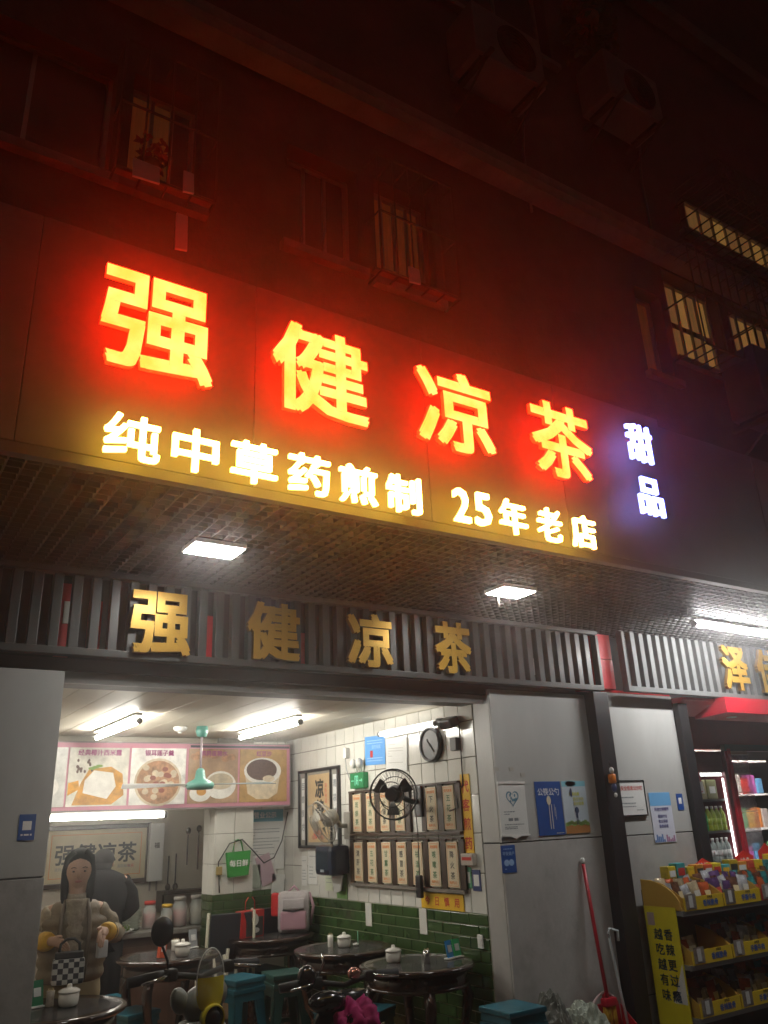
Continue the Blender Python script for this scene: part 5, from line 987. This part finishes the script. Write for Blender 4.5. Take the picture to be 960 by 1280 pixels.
# ================================================================ snack shop next door
t = thing('shop_awning', 'red boxed awning over the snack shop', 'awning', (6.9, 4.3, 2.37)); o = t.location; RA = mat('awning_red', (.62, .02, .04), .35, var=.1)
MB(o).prism([(4.2, 2.36), (4.52, 2.34), (4.52, 2.485), (4.2, 2.485)], 6.12, 8.4, 'yz').build('box', RA, t); MB(o).prism([(4.3, 2.46), (4.52, 2.36), (4.52, 2.48), (4.3, 2.48)], 5.7, 6.115, 'yz').build('return_box', RA, t)
for x in (6.4, 7.0, 7.6): MB(o).lathe([(.04, 0), (.045, -.006), (0, -.007)], (x, 4.36, 2.349), 16).build('spot', M_white, t)
sw = thing('snack_shop_wall', 'dark red lintel and walls of the snack shop', 'wall', (7, 4.95, 0)); o = sw.location; DR = mat('dark_red', (.42, .035, .05), .4, var=.2)
MB(o).box(5.82, 4.95, 2.14, 8.8, 5.05, 2.6).build('lintel', DR, sw); MB(o).box(5.7, 4.62, 0, 5.8, 5.9, 2.6).build('side_wall', DR, sw); MB(o).box(5.8, 6.2, 0, 8.9, 6.3, 2.6).build('back_wall', mat('snack_back', (.45, .43, .4), .7), sw); MB(o).box(5.8, 5.05, 2.5, 8.9, 6.2, 2.58).build('ceiling', M_white, sw)
MB(o).box(7.02, 4.9, 0, 7.075, 4.95, 2.14).build('red_post', RA, sw); MB(o).box(7.0, 4.9, 2.12, 8.8, 4.949, 2.18).build('door_head', mat('door_head', (.12, .1, .1), .4), sw)
tube_light('tube lamp inside the snack shop', (6.2, 5.14, 2.42), (8.4, 5.14, 2.42), .02, glow('tube_snack', (1, .98, .95), 300))
fz = thing('drinks_cooler', 'dark red drinks cooler with bottle shelves', 'cooler', (6.7, 5.1, 0)); o = fz.location; DR2 = mat('cooler_red', (.16, .02, .03), .3, coat=.3)
for x0, x1 in ((6.36, 6.41), (6.96, 7.01)): MB(o).box(x0, 4.92, 0, x1, 5.4, 2.12).build('side', DR2, fz)
MB(o).box(6.41, 5.36, 0, 6.96, 5.4, 2.12).build('back', mat('cooler_back', (.55, .55, .52), .4), fz); MB(o).box(6.41, 4.93, 1.93, 6.96, 5.36, 2.115).build('header', DR2, fz)
for z in (.9, 1.17, 1.43, 1.7): MB(o).box(6.412, 4.96, z-.02, 6.958, 5.36, z).build('shelf', mat('cooler_shelf', (.08, .08, .08), .4), fz)
MB(o).box(6.43, 4.925, 1.76, 6.6, 4.94, 1.925).build('reflection_panel', mat('poster_reflection', (.55, .1, .15), .3, var=.3), fz); l = MB(o); l.box(6.54, 4.921, 1.77, 6.61, 4.9245, 1.85); l.build('white_patch', PAPER, fz)  # reddish panel paints the reflection of a poster on the cooler
MB(o).box(6.43, 4.945, 1.9, 6.94, 4.965, 1.925).build('lamp_strip', glow('cooler_lamp', (.95, 1, .97), 5), fz)
for x in (6.415, 6.945): MB(o).box(x, 4.945, .92, x+.012, 4.957, 1.88).build('lamp_strip', glow('cooler_lamp', (.95, 1, .97), 5), fz)
GLS = [mat('bottle_green', (.03, .3, .06), .15, alpha=.95), mat('bottle_lime', (.28, .38, .03), .15, alpha=.95), mat('bottle_clear', (.35, .4, .38), .15, alpha=.9)]
def bottle(x, y, z, m, cap, lb, grp, h=.2):
    t = thing('drink_bottle', lb, 'bottle', (x, y, z), 0, grp); MB().lathe([(.028, 0), (.031, .008), (.031, h*.6), (.025, h*.72), (.012, h*.86), (.012, h*.9)], n=14).build('bottle', m, t); MB().lathe([(.014, h*.9), (.014, h), (0, h)], n=12).build('cap', cap, t); MB().lathe([(.0316, h*.25), (.0316, h*.5)], n=14).build('wrapper', PAPER if m is GLS[2] else m, t)
for k in range(8): bottle(6.45+.066*k, 5.0, 1.43, GLS[0] if k < 4 else GLS[1], M_white, 'green drink bottle with white cap in the cooler' if k < 4 else 'lime drink bottle with white cap in the cooler', 'green bottles in the cooler' if k < 4 else 'lime bottles in the cooler', .21)
for k in range(8): bottle(6.45+.066*k, 5.0, 1.17, GLS[2], M_white, 'clear drink bottle on the middle shelf of the cooler', 'clear bottles in the cooler', .2)
for k in range(8): bottle(6.45+.066*k, 5.0, .9, GLS[2], M_white, 'clear drink bottle on the lower shelf of the cooler', 'clear bottles low in the cooler', .2)
for k, (x, m) in enumerate(((6.5, 'cooler_teal'), (6.68, 'cooler_sand'), (6.84, 'cooler_olive'))):
    t = thing('drink_carton', ['teal drinks carton on the top cooler shelf', 'sand coloured drinks carton on the top cooler shelf', 'olive drinks carton on the top cooler shelf'][k], 'carton', (x, 5.05, 1.7)); MB().bbox((0, 0, .085), (.14, .1, .17), .006).build('body', mat(m, [(.06, .16, .17), (.42, .38, .2), (.22, .22, .08)][k], .5, var=.3), t); MB().box(-.04, -.0525, .05, .04, -.0505, .11).build('label_patch', PAPER, t)
hb = thing('bag_curtain', 'hanging strip of clear plastic snack bags by the doorway', 'bags', (7.22, 4.93, 1.22)); BG = mat('plastic_bag', (.62, .6, .62), .25, var=.35, scale=20, alpha=.6)
for k in range(5):
    z = .02+.17*k; mb = MB(); nx, nz = 8, 5; vs = []
    for i in range(nz+1):
        for j in range(nx+1): u, v = j/nx, i/nz; b = .025*math.sin(math.pi*u)*math.sin(math.pi*v)+.006*math.sin(j*2.3+i*3.1+k); vs.append((-.14+.28*u, -b-.004, z+.16*v))
    mb.add(vs+[(a, .004, c_) for a, b, c_ in vs], [(i*(nx+1)+j, i*(nx+1)+j+1, (i+1)*(nx+1)+j+1, (i+1)*(nx+1)+j) for i in range(nz) for j in range(nx)], True); mb.build('bag', BG, hb); MB().box(-.14, -.008, z+.163, .14, -.001, z+.172).build('seal', M_white, hb)
MB().box(-.145, -.004, .87, .145, 0, .95).build('header_card', mat('kraft_card', (.5, .4, .3), .6), hb)
# shelves inside the snack shop
gs = thing('goods_shelf', 'bright wall shelf with goods inside the snack shop', 'shelf', (8.0, 5.9, 0)); o = gs.location
for z in (.7, 1.05, 1.4, 1.75, 2.1): MB(o).box(7.2, 5.7, z-.02, 8.85, 6.19, z).build('board', M_white, gs)
cols = [(.5, .05, .04), (.6, .35, .04), (.1, .3, .5), (.45, .42, .38), (.1, .35, .12), (.35, .1, .3), (.55, .2, .05), (.06, .06, .07)]
gm = []
for i, c_ in enumerate(cols): me = MB().bbox((0, 0, .1), (.11, .09, .2), .012).mesh('goods_box'); me.materials.append(mat('goods%d' % i, c_, .4, var=.35, scale=18)); gm.append(me)
for z, lbz in ((1.05, 'third highest'), (1.4, 'second highest'), (1.75, 'highest full')):
    for k in range(12):
        i = (k*5+int(z*20)) % 8; o_ = link('goods_box', gm[i], None, (7.3+.13*k, 5.8, z+.001)); o_.scale.z = .8+.25*rnd.random(); tag(o_, '%s box of goods on the %s board of the snack shop shelf' % (['red', 'amber', 'blue', 'pale', 'green', 'purple', 'orange', 'black'][i], lbz), 'box', 'boxes of goods inside the snack shop')
# ---- snack rack on the pavement
rk2 = thing('snack_rack', 'yellow sided snack rack standing before the snack shop', 'rack', (5.7, 4.2, 0)); o = rk2.location; YB_ = mat('rack_yellow', (.72, .62, .02), .45, var=.1); SH = mat('rack_steel', (.25, .25, .24), .4, metal=.4)
X0 = 4.96
MB(o).box(X0-.006, 4.08, .02, X0, 4.35, 1.0).build('side_panel', YB_, rk2); MB(o).box(6.6, 4.08, .02, 6.606, 4.35, 1.0).build('side_panel', YB_, rk2); MB(o).box(X0+.001, 4.35, .02, 6.6, 4.36, 1.1).build('back_panel', mat('rack_back', (.05, .045, .045), .6), rk2)
for z in (.345, .65, .975): MB(o).box(X0+.001, 4.04, z-.025, 6.599, 4.349, z).build('shelf', SH, rk2); MB(o).box(X0, 4.03, z-.028, 6.6, 4.0395, z+.004).build('price_rail', SH, rk2)
AR = mat('rack_arch', (.5, .3, .04), .5); MB(o).prism([(4.02, .985)]+[(4.35-.32*math.cos(a), 1.0+.17*math.sin(a)) for a in [i*math.pi/2/8 for i in range(9)]]+[(4.35, .985)], X0-.004, X0+.004, 'yz').build('arch_side', AR, rk2)
def side_txt(mb):
    for col_, s in ((4.255, '越吃越有味'), (4.17, '香辣更过瘾')):
        for i, ch in enumerate(s):
            tmp = MB(); text_into(tmp, ch, 0, 0, .075, 0, .02)
            mb.add([(X0-.0075, col_-v.x, .8-i*.092+v.z) for v in tmp.v], tmp.f)
l = MB(o); side_txt(l); l.build('lettering', mat('ink_dkblue', (.03, .12, .3), .6), rk2)
l = MB(o).box(X0-.0075, 4.27, .88, X0-.0065, 4.33, .96); l.build('pale_patch', mat('patch_mauve', (.4, .3, .3), .6), rk2); l = MB(o).add([(X0-.0072, 4.09, .42), (X0-.0072, 4.2, .42), (X0-.0072, 4.09, .66)], [(0, 1, 2)]); l.build('pale_flash', PAPER, rk2)
TY = mat('tray_yellow', (.8, .56, .02), .45, var=.1); TR = mat('tray_red', (.45, .03, .02), .45, var=.15)
def tray(x0, w_, z, m, lb, txt, y=4.03, d=.27):
    t = thing('snack_tray', lb, 'tray', (x0+w_/2, y, z), 0, 'display trays on the snack rack'); h = .085
    MB().box(-w_/2+.003, -.004, 0, w_/2-.003, 0, h).build('front', m, t); MB().box(-w_/2+.003, .0005, .001, w_/2-.003, d, .004).build('floor', m, t)
    for s in (-1, 1): MB().prism([(0.0005, .0045), (d, .0045), (d, .19), (.15, .165), (.06, .12), (.0005, .08)], s*(w_/2-.004)-.0015, s*(w_/2-.004)+.0015, 'yz').build('side', AR, t)
    MB().box(-w_/2+.02, -.0055, .008, -w_/2+.13, -.0045, h+.02).build('product_print', mat('tray_print', (.3, .25, .22), .5, var=.7, scale=30), t); MB().box(-w_/2+.055, -.0075, .02, -w_/2+.095, -.006, h+.01).build('pack_print', PAPER, t)
    l = MB(); text_into(l, txt, .07, .022, .042, -.005, .03); l.build('lettering', INKB, t); l = MB(); text_into(l, '好味道', .07, .066, .018, -.005, .02); l.build('small_lettering', INK, t)
    return t
def packet_mesh(w_, h):
    mb = MB(); nx, nz = 5, 6; F_, B2 = [], []
    for i in range(nz+1):
        for j in range(nx+1):
            u, v = j/nx, i/nz; b = .022*(math.sin(math.pi*u)**.7)*(math.sin(math.pi*v)**.6)+.003*math.sin(i*2.7+j*4.1); F_.append((w_*(u-.5), -b, h*v)); B2.append((w_*(u-.5), b*.8+.0005, h*v))
    n = len(F_); q = [(i*(nx+1)+j, i*(nx+1)+j+1, (i+1)*(nx+1)+j+1, (i+1)*(nx+1)+j) for i in range(nz) for j in range(nx)]
    mb.add(F_+B2, q+[(d+n, c_+n, b+n, a+n) for a, b, c_, d in q], True); return mb
PK = []
for i, (nm, c_) in enumerate((('dark brown', (.16, .07, .04)), ('purple', (.12, .06, .18)), ('silver', (.5, .5, .52)), ('orange red', (.5, .1, .03)), ('teal', (.03, .22, .22)), ('cream', (.5, .4, .25)))):
    a = packet_mesh(.1, .16).mesh('foil'); a.materials.append(mat('foil%d' % i, c_, .22, metal=.25, var=.6, scale=22, bump=.3, bscale=60)); b = MB().prism([(-.024, .062), (.024, .06), (.028, .1), (-.026, .1)], -.0245, -.0235).mesh('label_patch'); b.materials.append(mat('pk_label%d' % (i % 3), [(.6, .5, .3), (.55, .08, .05), (.55, .55, .52)][i % 3], .4)); PK.append((nm, a, b))
def packets(x0, x1, z, n, ids, where, y=4.1, rows=3):
    for r_ in range(rows):
        for k in range(n):
            nm, a, b = PK[ids[(k+r_) % len(ids)]]; x = x0+(x1-x0)*(k+.5)/n+rnd.uniform(-.01, .01)
            t = thing('snack_packet', '%s foil snack packet in the %s' % (nm, where), 'packet', (x, y+.065*r_, z+.006+.02*r_), rnd.uniform(-15, 15), 'snack packets in the %s' % where); t.rotation_euler.x = R(rnd.uniform(-16, -4)); t.rotation_euler.y = R(rnd.uniform(-9, 9)); t.scale = (1, 1, rnd.uniform(.85, 1.1)); link('foil', a, t); link('label_patch', b, t)
ROW = [('upper', .976), ('middle', .651), ('lower', .346)]
for ri, (rn, z) in enumerate(ROW):
    for ci, (x0, w_, m, cn) in enumerate(((4.985, .43, TY, 'first yellow tray'), (5.42, .43, TY, 'second yellow tray'), (5.86, .36, TR, 'red tray'), (6.23, .35, TY, 'end yellow tray'))):
        tray(x0, w_, z, m, '%s on the %s shelf of the snack rack' % (cn.replace('first', 'side panel').replace('second', 'inner'), rn), ['香辣脆骨', '手撕牛肉', '卤味小食', '风干鸡肉'][ci])
        if ri == 1 and ci == 0: packets(x0, x0+.16, z, 2, [3, 5], 'half empty middle tray', rows=1); continue
        packets(x0+.02, x0+w_-.02, z, 4, [[0, 2, 5, 3], [1, 1, 0, 2], [4, 3, 4, 0], [3, 5, 0, 4]][ci] if ri == 0 else [[0, 5, 3], [0, 3, 2, 5], [4, 3, 0], [3, 0, 5]][ci], '%s on the %s shelf' % (cn, rn))
# upper tier of small boxes and price boards
t2 = thing('upper_tier', 'raised tier with small snack cartons at the top of the rack', 'shelf', (5.8, 4.3, 1.1)); o = t2.location; MB(o).box(5.15, 4.26, 1.13, 6.7, 4.4, 1.145).build('board', SH, t2); [MB(o).box(x, 4.37, .98, x+.015, 4.385, 1.13).build('post', SH, t2) for x in (5.2, 5.95, 6.6)]
for k in range(13):
    c_ = [(.65, .5, .03), (.62, .42, .02), (.5, .06, .03), (.05, .3, .32), (.6, .25, .03)][(k*3) % 5]; nm = ['bright yellow', 'amber', 'red', 'teal', 'orange'][(k*3) % 5]
    t = thing('snack_carton', '%s snack carton on the raised tier of the rack' % nm, 'carton', (5.22+.105*k, 4.31, 1.146), rnd.uniform(-12, 12), 'cartons on the raised tier'); hh = .07+.05*rnd.random(); MB().bbox((0, 0, hh/2), (.095, .07, hh), .004).build('body', mat('carton_'+nm.replace(' ', '_'), c_, .4, var=.4, scale=24), t); MB().box(-.035, -.0375, hh*.25, .035, -.0355, hh*.7).build('label_patch', [PAPER, INKR, YEL, INK][k % 4], t)
for (x, z, w_, h_, lb, tx) in ((5.68, 1.24, .2, .13, 'red crown shaped price card on the snack rack', '特价'), (6.2, 1.25, .22, .15, 'red price board with white figures on the snack rack', '18.8'), (6.5, 1.24, .2, .2, 'large red sale board at the far end of the rack', '热卖')):
    t = thing('price_card', lb, 'card', (x, 4.35, z-.1), 0, 'red price cards on the rack'); MB().prism([(-w_/2, 0), (w_/2, 0), (w_/2+.005, h_*.7), (w_*.3, h_*.8), (0, h_), (-w_*.3, h_*.8), (-w_/2-.005, h_*.7)], -.004, 0).build('card', mat('price_red', (.6, .03, .02), .4), t); l = MB(); text_into(l, tx, 0, h_*.3, .07, -.005, .03); l.build('lettering', PAPER, t); MB().box(-.006, -.002, -.1, .006, 0, 0).build('stem', M_white, t)
# ================================================================ air conditioners and plants on the wall
def aircon(lb, x, z, m):
    t = thing('air_conditioner', lb, 'air conditioner', (x, 2.95, z), 0, 'air conditioner units on the building'); W_ = m
    MB().bbox((0, 0, .29), (.78, .29, .54), .015).build('casing', W_, t)
    g_ = MB(); [g_.tube([(.08+r*math.cos(2*math.pi*i/28), -.15, .29+r*math.sin(2*math.pi*i/28)) for i in range(29)], .004, 4, False) for r in (.06, .1, .14, .18, .22)]; g_.build('fan_grille', M_blk, t); MB().lathe([(.22, -.1465), (0, -.1475)], (.08, 0, .29), 28, 'y').build('fan_opening', M_blk, t)
    for s in (-1, 1): MB().box(s*.3-.02, -.22, -.03, s*.3+.02, .2, -.005).build('bracket', M_rust, t); MB().tube([(s*.3, -.16, -.03), (s*.3, .19, -.26)], .01, 5).build('strut', M_rust, t); MB().box(s*.3-.03, -.12, -.004, s*.3+.03, .12, .018).build('foot', M_blk, t)
    MB().tube([(.36, .1, .2), (.45, .14, .1), (.44, .18, -.3), (.46, .19, -.9)], .012, 6).build('hose', mat('hose_grey', (.2, .19, .18), .6), t)
    return t
ACM = mat('aircon_case', (.24, .21, .2), .5, var=.15, dirt=.3)
aircon('brownish air conditioner on the wall above the lit sign', 3.06, 6.3, ACM).scale = (.8, 1, .85); aircon('pale air conditioner beside the window above the cold white letters', 4.4, 6.7, ACM).scale = (.8, 1, .85); aircon('dark air conditioner under the lit caged windows', 5.62, 4.3, mat('aircon_dark', (.12, .1, .11), .5, var=.2))
t = thing('hanging_plant', 'leafy plant hanging from the balcony high above the sign', 'plant', (4.12, 2.92, 7.5)); MB().lathe([(.07, 0), (.1, .12), (.09, .12)], n=14).build('pot', mat('terracotta', (.35, .14, .08), .8), t); lf = MB()
for k in range(260): a = rnd.random()*6.28; r = rnd.random()**.6*.26; c_ = Vector((math.cos(a)*r, math.sin(a)*r*.7, .14-rnd.random()**2*.5+.1*rnd.random())); d = Vector((rnd.uniform(-1, 1), rnd.uniform(-1, 1), rnd.uniform(-1, .3))).normalized()*.045; e_ = d.cross(Vector((rnd.random(), rnd.random(), rnd.random()-.5))).normalized()*.02; lf.add([c_-d, c_+e_, c_+d, c_-e_], [(0, 1, 2, 3)])
lf.build('leaves', mat('plant_leaves', (.1, .09, .03), .5, var=.4), t)
MB().tube([(0, .1, .1), (0, .2, .12)], .01, 5).build('bracket', M_rust, t)
HAZE = 0.015
ANI = 0.895
# ================================================================ haze added to stand in for lens glow round the signs
hz = bpy.data.materials.new('haze'); hz.use_nodes = True; N = hz.node_tree.nodes; N.remove(N['Principled BSDF'])
pv = N.new('ShaderNodeVolumePrincipled'); pv.inputs['Color'].default_value = (.95, .95, .95, 1); pv.inputs['Density'].default_value = HAZE; pv.inputs['Anisotropy'].default_value = ANI
hz.node_tree.links.new(pv.outputs[0], N['Material Output'].inputs['Volume'])
ho = MB().box(-8, -6, -1, 16, 11, 14).build('haze', hz); ho['kind'] = 'stuff'
stuff_names = ('lettering', 'small_lettering', 'print', 'calligraphy', 'small_calligraphy', 'couplet_lettering', 'food_print', 'painted_bowl', 'flower_print', 'border', 'inner_line')
for ob in bpy.data.objects:
    if ob.parent and ob.name.split('.')[0] in stuff_names: ob['kind'] = 'stuff'
